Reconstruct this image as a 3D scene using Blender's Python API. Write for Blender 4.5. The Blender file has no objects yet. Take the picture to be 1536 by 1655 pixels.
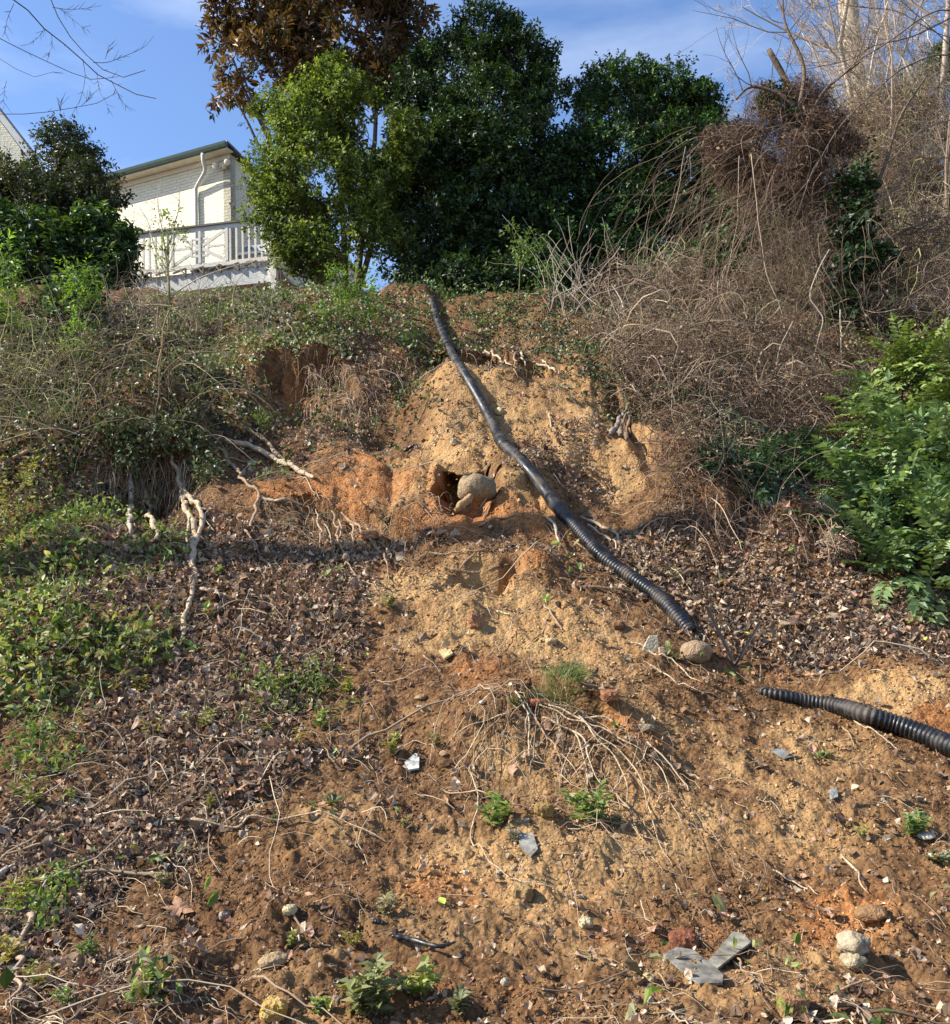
import bpy, math, random
import numpy as np
from mathutils import Vector, Matrix

# ------------------------------------------------------------------ camera, sky, sun, exposure
random.seed(7)
RS = np.random.RandomState(11)
F = 1540.0; CU, CV = 768.0, 827.5
PITCH, ROLL = math.radians(7.0), math.radians(2.5)
CAM = np.array([0.0, 0.0, 0.0])
_f = np.array([0, math.cos(PITCH), math.sin(PITCH)])
_u0 = np.array([0, -math.sin(PITCH), math.cos(PITCH)]); _r0 = np.array([1.0, 0, 0])
_r = math.cos(ROLL)*_r0 - math.sin(ROLL)*_u0
_u = math.cos(ROLL)*_u0 + math.sin(ROLL)*_r0
scene = bpy.context.scene
COL = scene.collection
cd = bpy.data.cameras.new("camera"); cam = bpy.data.objects.new("camera", cd); COL.objects.link(cam)
cd.sensor_fit = 'HORIZONTAL'; cd.sensor_width = 36; cd.lens = 36*F/1536; cd.clip_end = 1000; cd.clip_start = .05
M = Matrix.Identity(4)
for i in range(3):
    M[i][0], M[i][1], M[i][2], M[i][3] = _r[i], _u[i], -_f[i], CAM[i]
cam.matrix_world = M
scene.camera = cam

SUN_EL, SUN_AZ = math.radians(39), math.radians(-96)      # azimuth from +Y, clockwise
SDIR = np.array([math.sin(SUN_AZ)*math.cos(SUN_EL), math.cos(SUN_AZ)*math.cos(SUN_EL), math.sin(SUN_EL)])
w = bpy.data.worlds.new("World"); scene.world = w; w.use_nodes = True
nt = w.node_tree; bg = nt.nodes["Background"]
sky = nt.nodes.new("ShaderNodeTexSky"); sky.sky_type = 'NISHITA'; sky.sun_disc = False
sky.sun_elevation = SUN_EL; sky.sun_rotation = SUN_AZ; sky.ozone_density = 3.0; sky.dust_density = .4; sky.air_density = 1.2
tc = nt.nodes.new("ShaderNodeTexCoord"); mp = nt.nodes.new("ShaderNodeMapping"); mp.inputs['Scale'].default_value = (1.2, 1.2, 4.5)
mp.inputs['Rotation'].default_value = (0.1, 0.25, 0.3)
ns = nt.nodes.new("ShaderNodeTexNoise"); ns.inputs['Scale'].default_value = 1.6; ns.inputs['Detail'].default_value = 7; ns.inputs['Roughness'].default_value = .55; ns.inputs['Distortion'].default_value = .6
rp = nt.nodes.new("ShaderNodeValToRGB"); rp.color_ramp.elements[0].position = .5; rp.color_ramp.elements[0].color = (0, 0, 0, 1)
rp.color_ramp.elements[1].position = .85; rp.color_ramp.elements[1].color = (.38, .38, .38, 1)
mx = nt.nodes.new("ShaderNodeMix"); mx.data_type = 'RGBA'; mx.inputs[7].default_value = (9.5, 10.2, 11.2, 1)
tint = nt.nodes.new("ShaderNodeMix"); tint.data_type = 'RGBA'; tint.blend_type = 'MULTIPLY'; tint.inputs[0].default_value = 1; tint.inputs[7].default_value = (1.22, 1.32, 1.55, 1)
L = nt.links.new
L(tc.outputs['Generated'], mp.inputs[0]); L(mp.outputs[0], ns.inputs['Vector']); L(ns.outputs[0], rp.inputs[0])
L(sky.outputs[0], tint.inputs[6]); L(tint.outputs[2], mx.inputs[6]); L(rp.outputs[0], mx.inputs[0]); L(mx.outputs[2], bg.inputs[0])
bg.inputs[1].default_value = .076
sl = bpy.data.lights.new("sun", 'SUN'); sl.energy = 5.0; sl.angle = math.radians(.5); sl.color = (1, .93, .80)
so = bpy.data.objects.new("sun", sl); COL.objects.link(so)
so.rotation_euler = Vector(-SDIR).to_track_quat('-Z', 'Y').to_euler()
scene.view_settings.view_transform = 'Standard'; scene.view_settings.look = 'None'
scene.cycles.diffuse_bounces = 1; scene.cycles.glossy_bounces = 2
scene.view_settings.exposure = 0.98; scene.view_settings.gamma = 1; scene.view_settings.use_curve_mapping = False

# ------------------------------------------------------------------ numeric helpers
def ray(u, v):
    u = np.asarray(u, float); v = np.asarray(v, float)
    d = _f*F + (u-CU)[..., None]*_r - (v-CV)[..., None]*_u
    return d/d[..., 1:2]                       # unit forward (y) distance
def P(u, v, y): return ray(u, v)*np.asarray(y, float)[..., None] if np.ndim(y) else ray(u, v)*y
def nrm(a): return a/np.maximum(np.linalg.norm(a, axis=-1, keepdims=True), 1e-9)
def _h(ix, iy, iz, seed):
    h = (ix.astype(np.int64)*374761393 + iy.astype(np.int64)*668265263 + iz.astype(np.int64)*2147483647 + seed*974634777) & 0xffffffff
    h = ((h ^ (h >> 13))*1274126177) & 0xffffffff
    h = ((h ^ (h >> 16))*2246822519) & 0xffffffff
    return ((h ^ (h >> 15)) & 0xffffff)/float(0xffffff)
def noise3(p, seed=0):
    p = np.asarray(p, float); i = np.floor(p); f = p-i; i = i.astype(np.int64); f = f*f*(3-2*f)
    r = 0
    for dx in (0, 1):
        wx = f[..., 0] if dx else 1-f[..., 0]
        for dy in (0, 1):
            wy = f[..., 1] if dy else 1-f[..., 1]
            for dz in (0, 1):
                wz = f[..., 2] if dz else 1-f[..., 2]
                r = r + wx*wy*wz*_h(i[..., 0]+dx, i[..., 1]+dy, i[..., 2]+dz, seed)
    return r*2-1
def noise2(x, y, seed=0):
    ix = np.floor(x); iy = np.floor(y); fx = x-ix; fy = y-iy; ix = ix.astype(np.int64); iy = iy.astype(np.int64)
    fx = fx*fx*fx*(fx*(fx*6-15)+10); fy = fy*fy*fy*(fy*(fy*6-15)+10); z = ix*0
    a, b, c, d = _h(ix, iy, z, seed), _h(ix+1, iy, z, seed), _h(ix, iy+1, z, seed), _h(ix+1, iy+1, z, seed)
    return (a*(1-fx)*(1-fy)+b*fx*(1-fy)+c*(1-fx)*fy+d*fx*fy)*2-1
def fbm2(x, y, o, seed=0, gain=.5):
    r = 0; a = 1
    for k in range(o):
        r = r + a*noise2(x*2**k+k*7.3, y*2**k-k*3.1, seed+k); a *= gain
    return r
def sstep(a, b, x):
    t = np.clip((x-a)/(b-a), 0, 1); return t*t*(3-2*t)

# ------------------------------------------------------------------ terrain heights
PROF = [(1655, 2.9), (1570, 3.3), (1400, 4.0), (1180, 5.0), (1000, 6.0), (900, 6.6), (850, 7.05), (780, 7.7), (700, 8.6), (640, 9.1), (570, 10.0), (520, 11.0), (470, 12.6)]
cols = {  # per image column: multiplier on depth, row shift of the crest
    -300: (.95, 10), 60: (.97, 5), 400: (1.0, 0), 768: (1.0, 0), 1080: (1.0, 12), 1360: (1.02, 30), 1800: (1.0, 40)}
cp = []
for u, (m, dv) in cols.items():
    for v, y in PROF:
        t = (1655-v)/1185.0
        p = P(float(u), float(v+dv*t*t), y*(1+(m-1)*t))
        cp.append(p)
    top = p
    for yy in (14.5, 19.0, 30.0):
        cp.append(np.array([top[0]*yy/top[1], yy, top[2]+.22*(1-math.exp(-(yy-top[1])/3))]))
    b = P(float(u), 1655.0, 2.9)
    cp.append(np.array([b[0], 1.6, b[2]-.10])); cp.append(np.array([b[0]*1.2, 0.0, b[2]-.22])); cp.append(np.array([b[0]*1.5, -4.0, b[2]-.4]))
cp = np.array(cp)
def _U(r2): return np.where(r2 > 1e-12, .5*r2*np.log(np.maximum(r2, 1e-12)), 0)
_n = len(cp)
A = np.zeros((_n+3, _n+3)); A[:_n, :_n] = _U(((cp[:, None, :2]-cp[None, :, :2])**2).sum(-1)) + np.eye(_n)*.02
A[:_n, _n] = 1; A[:_n, _n+1:] = cp[:, :2]; A[_n, :_n] = 1; A[_n+1:, :_n] = cp[:, :2].T
_w = np.linalg.solve(A, np.concatenate([cp[:, 2], [0, 0, 0]]))
def tps(x, y):
    x = np.clip(x, -22, 22); y = np.clip(y, -5, 30)
    sh = x.shape; x = x.ravel(); y = y.ravel(); out = _w[_n]+_w[_n+1]*x+_w[_n+2]*y
    for k in range(_n):
        out = out+_w[k]*_U((x-cp[k, 0])**2+(y-cp[k, 1])**2)
    return out.reshape(sh)

def make_grid(fn):
    gx = np.arange(-13, 13.01, .05); gy = np.arange(1.2, 30.01, .05)
    X, Y = np.meshgrid(gx, gy); return gx, gy, fn(X, Y)
def bil(G, x, y):
    gx, gy, Z = G; fx = np.clip((x-gx[0])/(gx[1]-gx[0]), 0, len(gx)-1.001); fy = np.clip((y-gy[0])/(gy[1]-gy[0]), 0, len(gy)-1.001)
    ix = fx.astype(int); iy = fy.astype(int); a = fx-ix; b = fy-iy
    return Z[iy, ix]*(1-a)*(1-b)+Z[iy, ix+1]*a*(1-b)+Z[iy+1, ix]*(1-a)*b+Z[iy+1, ix+1]*a*b
def march(G, u, v):
    R = ray(np.atleast_1d(u), np.atleast_1d(v)); n = len(R); lo = np.full(n, 1.4); hi = np.full(n, np.nan)
    done = np.zeros(n, bool)
    for y in np.arange(1.45, 24, .05):
        q = R*y; under = (bil(G, q[:, 0], q[:, 1]) > q[:, 2]) & ~done
        hi[under] = y; done |= under; lo[~done] = y
        if done.all(): break
    hi = np.where(np.isnan(hi), 24, hi)
    for _ in range(12):
        m = (lo+hi)/2; q = R*m[:, None]; un = bil(G, q[:, 0], q[:, 1]) > q[:, 2]
        hi = np.where(un, m, hi); lo = np.where(un, lo, m)
    return R*hi[:, None]
G0 = make_grid(tps)
def bpt(u, v): return march(G0, float(u), float(v))[0]     # base ground point under a picture point

# features: (u, v, ru px, rv px, height m, power)  lens-shaped bumps and hollows on the slope
FEAT = []
def feat(u, v, ru, rv, h, rot=0, pw=2):
    c = bpt(u, v); a = bpt(u, v-rv); b = bpt(u, v+rv)
    FEAT.append((c[0], c[1], ru*c[1]/F, max(.03, (a[1]-b[1])/2), h, math.radians(rot), pw))
feat(758, 806, 46, 30, -.22, 0, 6)          # the washed-out hole
feat(720, 842, 40, 10, .06)
feat(755, 735, 70, 22, .16)
feat(850, 815, 65, 40, .26)                 # lobe right of the hole
feat(640, 790, 110, 40, .14)
feat(620, 660, 50, 30, -.22); feat(665, 700, 45, 30, -.25); feat(700, 740, 40, 22, -.2)   # gully
feat(735, 640, 55, 60, .22); feat(900, 660, 120, 60, .16); feat(980, 745, 70, 40, .25)
feat(790, 528, 90, 22, -.28); feat(700, 520, 30, 40, -.2); feat(860, 590, 70, 14, -.14)
feat(470, 645, 60, 34, -.28, 0, 2); feat(520, 560, 90, 26, .22)
feat(250, 715, 90, 34, .5, 0, 3); feat(255, 800, 75, 36, -.35, 0, 4); feat(130, 740, 120, 40, .25)
feat(640, 868, 90, 12, .13); feat(560, 830, 120, 14, .12)
feat(905, 868, 70, 30, .14)
feat(795, 936, 48, 18, -.3, 0, 4); feat(862, 942, 62, 26, .13, 0, 5); feat(700, 905, 60, 12, .1)
feat(720, 1010, 170, 60, .10)
feat(765, 1010, 22, 10, .06); feat(530, 1050, 50, 12, -.05)
feat(900, 1195, 120, 56, .24); feat(800, 1190, 60, 40, .10)
feat(1000, 1280, 70, 70, .05); feat(1500, 1130, 90, 40, .16); feat(1130, 1130, 160, 20, .05)
feat(1270, 880, 70, 26, .3); feat(1120, 800, 90, 40, .45); feat(1070, 860, 60, 18, .06)
feat(1180, 1090, 80, 14, -.07); feat(130, 1020, 120, 60, .12); feat(60, 950, 80, 40, -.12)
feat(880, 1360, 120, 50, .06); feat(480, 1500, 120, 80, .05); feat(250, 1600, 140, 40, .04)
feat(1330, 1500, 60, 16, -.04); feat(1470, 1470, 60, 20, .05); feat(1450, 1540, 60, 10, -.04)
feat(600, 430, 60, 10, .15); feat(420, 455, 120, 10, .12); feat(570, 505, 60, 20, .1); feat(640, 560, 40, 20, .1)
SCARPS = []
def scarp(pts, h, fall, cut=.0, lip=.25):
    w = np.array([bpt(u, v)[:2] for u, v in pts]); SCARPS.append((w, h, fall, cut, lip))
scarp([(670, 528), (700, 548), (745, 558), (800, 552), (850, 572), (900, 590), (950, 625)], .34, .45, .22)
scarp([(400, 610), (440, 592), (485, 600), (530, 588), (575, 610), (610, 640)], .24, .5, .16)
scarp([(150, 775), (200, 748), (250, 742), (300, 752), (345, 785)], .42, .45, .34)
scarp([(420, 830), (500, 822), (560, 828), (610, 852), (650, 868), (705, 892)], .15, .3, .12)
scarp([(1000, 620), (1010, 680), (1035, 740), (1075, 790), (1130, 815)], .22, .4, .06)
scarp([(722, 922), (760, 930), (800, 934), (832, 918)], .16, .2, .13)
scarp([(1170, 835), (1230, 850), (1290, 862), (1340, 905)], .25, .35, .15)
scarp([(800, 1160), (860, 1146), (930, 1165), (1000, 1205), (1040, 1255)], .15, .22, .11)
scarp([(560, 1475), (610, 1522), (670, 1535), (745, 1545)], .05, .10, .02)
scarp([(1370, 1505), (1430, 1490), (1500, 1512)], .05, .10, .02); scarp([(1400, 1545), (1450, 1532), (1520, 1540)], .06, .1, .03)
scarp([(240, 1355), (330, 1350), (420, 1362)], .05, .12, .02); scarp([(590, 690), (650, 720), (700, 755)], .18, .25, .08)
scarp([(820, 835), (880, 830), (930, 850)], .08, .2, .03); scarp([(560, 1170), (640, 1150), (700, 1178)], .05, .15, .02)
def sdist(w, x, y):
    best = np.full(x.shape, 1e9); sg = np.ones(x.shape); tt = np.zeros(x.shape); n = len(w)-1
    for k in range(n):
        a, b = w[k], w[k+1]; d = b-a; L2 = d@d; t = ((x-a[0])*d[0]+(y-a[1])*d[1])/L2; tc_ = np.clip(t, 0, 1)
        dx = x-(a[0]+tc_*d[0]); dy = y-(a[1]+tc_*d[1]); q = np.hypot(dx, dy); m = q < best
        best = np.where(m, q, best); sg = np.where(m, np.where(d[0]*dy-d[1]*dx < 0, 1., -1.), sg); tt = np.where(m, (k+tc_)/n, tt)
    return best*sg, tt
def scarp_z(x, y):
    z = np.zeros(x.shape); wx = x+.09*noise2(x*4, y*4, 210)+.03*noise2(x*13, y*13, 212); wy = y+.09*noise2(x*4+5, y*4, 211)+.03*noise2(x*13, y*13+5, 213)
    for w, h, fall, cut, lip in SCARPS:
        lo = w.min(0)-1.6; hi = w.max(0)+1.6; m = (wx > lo[0]) & (wx < hi[0]) & (wy > lo[1]) & (wy < hi[1])
        if not m.any(): continue
        s, t = sdist(w, wx[m], wy[m]); e = sstep(0, .28, t)*sstep(0, .28, 1-t)*(1+.35*noise2(wx[m]*3, wy[m]*3, 230))
        z[m] += e*h*(np.where(s > 0, -np.exp(-np.maximum(s, 0)/fall)*sstep(0, .07, s), 0)+lip*np.exp(-np.abs(s)/.16)*(1-sstep(0, .07, s)))
    return z
HOLE = (bpt(757, 818), 56*7.7/F)
def undercut(x, y):
    """how far the soil face is eaten inward (+y) beneath ledges and in the hole"""
    dy = np.zeros(x.shape); wx = x+.09*noise2(x*4, y*4, 210)+.03*noise2(x*13, y*13, 212); wy = y+.09*noise2(x*4+5, y*4, 211)+.03*noise2(x*13, y*13+5, 213)
    for w, h, fall, cut, lip in SCARPS:
        lo = w.min(0)-1.6; hi = w.max(0)+1.6; m = (wx > lo[0]) & (wx < hi[0]) & (wy > lo[1]) & (wy < hi[1])
        if not m.any(): continue
        s, t = sdist(w, wx[m], wy[m]); e = sstep(0, .28, t)*sstep(0, .28, 1-t)*(1+.35*noise2(wx[m]*3, wy[m]*3, 230))
        dy[m] += e*cut*np.exp(-((s-.10)/.085)**2)
    c, r = HOLE; q = np.sqrt(((x-c[0]+.05*noise2(x*7, y*7, 220))/r)**2+((y-c[1]+.04*noise2(x*8, y*8, 221))/(r*1.5))**2)
    return dy+.62*(1-sstep(.72, 1.15, q))
def H0(x, y):
    z = tps(x, y)
    wx = x + .10*noise2(x*2.1, y*2.1, 5); wy = y + .10*noise2(x*2.1+9, y*2.1, 6)
    for cx, cy, rx, ry, h, ro, pw in FEAT:
        dx, dy = wx-cx, wy-cy; c, s = math.cos(ro), math.sin(ro)
        q = ((dx*c+dy*s)/rx)**2+((-dx*s+dy*c)/ry)**2
        z = z + h*np.exp(-.8*q**(pw/2))
    z = z + scarp_z(x, y)
    far = sstep(13.5, 17, y)
    up = sstep(6.0, 8.0, y)*(1-far)
    z = z + (.035+.08*up)*fbm2(x*1.1, y*1.1, 2, 20)*(1-.6*far)+up*(.05*fbm2(x*3.2, y*3.2, 2, 24)+.05*np.maximum(0, noise2(x*2.6, y*2.6, 27))**2)
    # rills down the steep part
    z = z - up*.07*(1-np.abs(noise2(x*1.9+.5*noise2(x, y*.8, 31), y*.55, 33)))**3
    return z
G1 = make_grid(H0)

# ground cover masks: gaussians on the ground
def region(lst):
    out = []
    for u, v, ru, rv, wt in lst:
        c = march(G1, float(u), float(v))[0]; a = march(G1, float(u), float(v-rv))[0]; b = march(G1, float(u), float(v+rv))[0]
        ry = (a[1]-b[1])/2; ry = ry if a[1] < 13.5 else min(ry, (c[1]-b[1])*1.3); out.append((c[0], min(c[1], 14), ru*c[1]/F, max(.05, ry), wt))
    return out
def rmask(lst, x, y):
    m = 0
    for cx, cy, rx, ry, wt in lst:
        q = ((x-cx)/rx)**2+((y-cy)/ry)**2
        m = m + wt*np.exp(-.9*q**1.5)
    return m
SAND = region([(740, 640, 60, 60, 1.2), (900, 650, 110, 80, 1.), (980, 760, 80, 55, 1.2), (800, 690, 50, 50, .8), (845, 800, 60, 45, .9), (735, 955, 150, 45, 1.2),
    (850, 1000, 110, 40, 1.), (680, 1030, 90, 40, .8), (950, 1060, 130, 50, .8), (1180, 1200, 240, 60, .62), (1200, 1330, 240, 80, .6), (960, 1400, 160, 80, .55), (740, 1400, 130, 55, .5),
    (1450, 1120, 110, 36, 1.), (870, 1230, 90, 60, .7), (500, 900, 40, 30, .3), (650, 760, 110, 40, .6), (800, 1500, 200, 60, .5), (1000, 1600, 260, 60, .4), (470, 1560, 120, 60, .35), (1390, 1480, 50, 40, .9),
    (300, 1250, 60, 30, .3), (560, 650, 60, 50, .25), (490, 750, 70, 20, .3), (1280, 890, 40, 30, .6), (600, 1330, 120, 40, .4), (450, 1640, 120, 40, .4), (1300, 1600, 200, 70, .35)])
ORAN = region([(510, 800, 90, 26, 1.6), (600, 780, 70, 50, 1.2), (735, 805, 55, 50, 1.6), (830, 815, 70, 45, 1.1), (850, 905, 60, 20, 1.1), (870, 945, 60, 20, .9), (700, 1120, 90, 20, .6), (760, 1060, 80, 40, .5),
    (1520, 1160, 40, 26, 1.3), (960, 740, 90, 60, .4), (470, 650, 40, 30, .9), (1060, 1190, 110, 30, .5), (620, 1400, 140, 70, .5), (560, 1320, 60, 30, .4), (1390, 1480, 50, 40, .9), (740, 1440, 90, 40, .6),
    (640, 865, 80, 12, .6), (950, 1400, 60, 50, .4), (900, 870, 70, 22, .5), (1100, 800, 60, 30, .5), (280, 800, 60, 26, .35), (1200, 1500, 240, 80, .45), (1150, 1250, 240, 60, .35), (900, 1500, 260, 80, .35), (420, 1420, 140, 60, .3)])
LIT = region([(100, 800, 160, 40, .9), (260, 800, 90, 30, .7), (30, 760, 90, 40, .7), (1250, 970, 330, 90, 1.3), (1150, 880, 140, 50, 1.), (430, 1000, 190, 120, 1.1), (330, 1150, 200, 80, 1.1), (180, 1330, 220, 90, 1.), (60, 1480, 110, 120, .9), (380, 880, 180, 60, .9), (620, 560, 90, 40, .8),
    (850, 545, 140, 30, 1.), (900, 740, 60, 50, .8), (930, 790, 90, 30, .8), (560, 660, 140, 60, .8), (480, 740, 120, 40, .9), (700, 870, 160, 14, .8), (790, 600, 120, 30, .35), (800, 660, 60, 60, .3), (1350, 1060, 240, 30, 1.),
    (400, 1230, 160, 50, .8), (180, 900, 200, 80, .9), (300, 520, 300, 60, .9), (560, 480, 160, 40, .9), (100, 620, 250, 90, .7), (830, 890, 50, 20, .6), (1380, 1290, 60, 25, .25), (790, 1230, 60, 70, .7), (920, 1200, 80, 60, .5), (620, 1230, 60, 50, .5), (150, 1600, 140, 60, .9),
    (700, 720, 60, 40, .4), (1230, 650, 300, 120, .8), (1500, 750, 200, 160, .8), (840, 740, 40, 50, .5), (950, 690, 60, 20, .5), (560, 950, 60, 60, .6)])
def surf_masks(x, y):
    n1 = fbm2(x*1.7, y*1.7, 3, 50); n2 = fbm2(x*6, y*6, 2, 60)
    n3 = noise2(x*19, y*19, 64)
    s = sstep(.15, 1.0, rmask(SAND, x, y)+.34*n1+.2*n2+.12*n3)
    o = sstep(.4, 1.25, rmask(ORAN, x, y)+.45*fbm2(x*2.3, y*2.3, 3, 70)+.25*n2+.1*n3)*.85
    l = rmask(LIT, x, y)+.25*fbm2(x*2.0, y*2.0, 3, 80)-6*undercut(x, y)
    return s, o, l
def Hd(x, y):
    """H0 plus small-scale roughness: clods and crumbs"""
    z = H0(x, y)
    near = 1-sstep(9, 14, y)
    c = fbm2(x*9, y*9, 3, 90, .6)
    rg = 1-np.abs(noise2(x*16, y*16, 95))
    z = z + .014*c + .010*np.maximum(c, 0)**1.5 + .010*rg**4*near + .006*fbm2(x*38, y*38, 2, 99)*near
    d = rmask(DIG, x, y); z = z + d*(.03*fbm2(x*5, y*5, 3, 120))
    return z
DIG = region([(620, 1500, 300, 90, 1), (300, 1540, 260, 90, 1), (780, 980, 200, 60, .8), (900, 1350, 160, 90, 1), (850, 700, 200, 90, 1.2), (1450, 1500, 160, 90, .8)])

# ------------------------------------------------------------------ mesh builders
class MB:
    def __init__(s): s.V = []; s.F = []; s.C = []; s.MI = []; s.n = 0; s.UV = None
    def add(s, V, F, C=None, mi=0):
        V = np.asarray(V, float).reshape(-1, 3)
        if isinstance(F, list) and F and not np.isscalar(F[0]) and len({len(f) for f in F}) > 1:
            by = {}
            for f in F: by.setdefault(len(f), []).append(f)
            Fs = [np.array(a) for a in by.values()]
        else: Fs = [np.asarray(F)]
        for f in Fs: s.F.append(f+s.n); s.MI.append(np.full(len(f), mi))
        if C is None: C = (1, 1, 1)
        C = np.asarray(C, float); C = np.broadcast_to(C, (len(V), 3)) if C.ndim == 1 else C
        s.V.append(V); s.C.append(C); s.n += len(V); return s
    def build(s, name, mat, parent=None, smooth=True):
        V = np.concatenate(s.V); C = np.concatenate(s.C)
        me = bpy.data.meshes.new(name)
        tot = np.concatenate([np.full(len(f), f.shape[1]) for f in s.F]).astype(np.int32)
        loops = np.concatenate([f.ravel() for f in s.F]).astype(np.int32)
        start = np.concatenate([[0], np.cumsum(tot)[:-1]]).astype(np.int32)
        me.vertices.add(len(V)); me.vertices.foreach_set('co', V.astype(np.float32).ravel())
        me.loops.add(len(loops)); me.loops.foreach_set('vertex_index', loops)
        me.polygons.add(len(tot)); me.polygons.foreach_set('loop_start', start)
        me.polygons.foreach_set('loop_total', tot)
        me.polygons.foreach_set('material_index', np.concatenate(s.MI).astype(np.int32))
        me.polygons.foreach_set('use_smooth', np.full(len(tot), smooth, dtype=bool))
        a = me.attributes.new('Col', 'FLOAT_COLOR', 'POINT')
        a.data.foreach_set('color', np.concatenate([C, np.ones((len(C), 1))], 1).astype(np.float32).ravel())
        me.update(calc_edges=True); me.validate()
        for m in (mat if isinstance(mat, (list, tuple)) else [mat]): me.materials.append(m)
        o = bpy.data.objects.new(name, me); COL.objects.link(o)
        if parent is not None:
            o.parent = parent; o.matrix_parent_inverse = Matrix.Translation(-parent.location)
        return o
def empty(name, loc=(0, 0, 0)):
    o = bpy.data.objects.new(name, None); o.location = Vector([float(c) for c in loc]); o.empty_display_size = .1
    COL.objects.link(o); return o
def tag(o, label=None, cat=None, group=None, kind=None):
    if label: o['label'] = label
    if cat: o['category'] = cat
    if group: o['group'] = group
    if kind: o['kind'] = kind
    return o

def tubes(paths, radii, S=5, cols=None, mb=None, cap=True):
    """paths (N,K,3), radii (N,K), cols (N,3)"""
    mb = mb or MB(); paths = np.asarray(paths, float); N, K, _ = paths.shape; radii = np.broadcast_to(radii, (N, K))
    T = np.empty_like(paths); T[:, 1:-1] = paths[:, 2:]-paths[:, :-2]; T[:, 0] = paths[:, 1]-paths[:, 0]; T[:, -1] = paths[:, -1]-paths[:, -2]
    T = nrm(T); mean = nrm(T.mean(1)+1e-6)
    ref = np.where((np.abs(mean[:, 2:3]) > .75), np.array([[1., 0, 0]]), np.array([[0, 0, 1.]]))
    n1 = nrm(np.cross(T, ref[:, None, :])); n2 = np.cross(T, n1)
    an = np.arange(S)*2*np.pi/S
    ring = paths[:, :, None, :] + radii[:, :, None, None]*(np.cos(an)[None, None, :, None]*n1[:, :, None, :]+np.sin(an)[None, None, :, None]*n2[:, :, None, :])
    base = (np.arange(N)*K*S)[:, None, None]+(np.arange(K-1)*S)[None, :, None]; j = np.arange(S)[None, None, :]; j2 = (j+1) % S
    Fq = np.stack([base+j, base+j2, base+S+j2, base+S+j], -1).reshape(-1, 4)
    C = None if cols is None else np.repeat(np.asarray(cols, float).reshape(-1, 3) if np.ndim(cols) > 1 else np.tile(cols, (N, 1)), K*S, 0)
    mb.add(ring.reshape(-1, 3), Fq, C)
    if cap and S > 3:
        for e in (0, K-1):
            ci = (np.arange(N)*K*S)[:, None]+e*S+np.arange(S)[None]
            mb.F.append((ci if e else ci[:, ::-1])+mb.n-N*K*S); mb.MI.append(np.zeros(N, int))
    return mb
def resample(p, K):
    p = np.asarray(p, float); d = np.concatenate([[0], np.cumsum(np.linalg.norm(np.diff(p, axis=0), axis=1))]); t = np.linspace(0, d[-1], K)
    return np.stack([np.interp(t, d, p[:, i]) for i in range(p.shape[1])], 1)
def smooth(p, K):
    """Catmull-Rom through points, K samples"""
    p = np.asarray(p, float); 
    if len(p) < 3: return resample(p, K)
    q = np.vstack([2*p[0]-p[1], p, 2*p[-1]-p[-2]]); out = []
    m = 8
    for i in range(1, len(q)-2):
        for t in np.arange(m)/m:
            a, b, c, d = q[i-1], q[i], q[i+1], q[i+2]
            out.append(.5*((2*b)+(-a+c)*t+(2*a-5*b+4*c-d)*t*t+(-a+3*b-3*c+d)*t**3))
    out.append(p[-1]); return resample(np.array(out), K)
def wob(p, a, fr, seed):
    q = p*fr; return p + a*np.stack([noise3(q+7, seed), noise3(q+31, seed+1), noise3(q-17, seed+2)], -1)

# ---- leaf templates (verts in x=along, y=across, z=normal)
LEAF5 = (np.array([[0, 0, 0], [.45, .5, .13], [1, 0, -.05], [.45, -.5, .13], [.5, 0, 0]]), np.array([[0, 4, 1], [4, 2, 1], [0, 3, 4], [4, 3, 2]]))
_st = [(.2, .55), (.5, 1.0), (.78, .62)]
_v = [[0, 0, 0]]
for a_, w_ in _st: _v += [[a_, .5*w_, 0], [a_, 0, 0], [a_, -.5*w_, 0]]
_v += [[1, 0, 0]]
LEAF11 = (np.array(_v), np.array([[0, 2, 1], [0, 3, 2], [1, 2, 5], [1, 5, 4], [2, 3, 6], [2, 6, 5], [4, 5, 8], [4, 8, 7], [5, 6, 9], [5, 9, 8], [7, 8, 10], [8, 9, 10]]))
def frames(axis, normal):
    x = nrm(axis); z = normal-(normal*x).sum(-1, keepdims=True)*x; z = nrm(z); y = np.cross(z, x)
    return np.stack([x, y, z], -1)       # columns
def scatter(tpl, pos, fr, sc, C, mb=None, curl=0, rs=RS, dent=0):
    V, Fc = tpl; N = len(pos); mb = mb or MB()
    sc = np.asarray(sc, float); sc = sc if sc.ndim == 2 else np.repeat(sc[:, None], 3, 1)
    T = np.repeat(V[None], N, 0)
    if curl:
        a = rs.uniform(-1, 1, (N, 1))*curl; b = rs.uniform(-.3, 1, (N, 1))*curl*2; c = rs.uniform(-1, 1, (N, 1))*curl
        T = T.copy(); T[:, :, 2] += a*((T[:, :, 0]-.5)**2*3) + b*T[:, :, 1]**2*1.8 + c*T[:, :, 1]*(T[:, :, 0]-.5)*1.6 + rs.uniform(-.12, .12, T.shape[:2])*curl*1.5
        T[:, :, :2] += rs.uniform(-.06, .06, T[:, :, :2].shape)*(1 if curl > .2 else .3)
    T = T*sc[:, None, :]
    W = np.einsum('nij,nmj->nmi', fr, T)+pos[:, None, :]
    Fa = (Fc[None]+(np.arange(N)*len(V))[:, None, None]).reshape(-1, Fc.shape[1])
    mb.add(W.reshape(-1, 3), Fa, np.repeat(C, len(V), 0)); return mb
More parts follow.
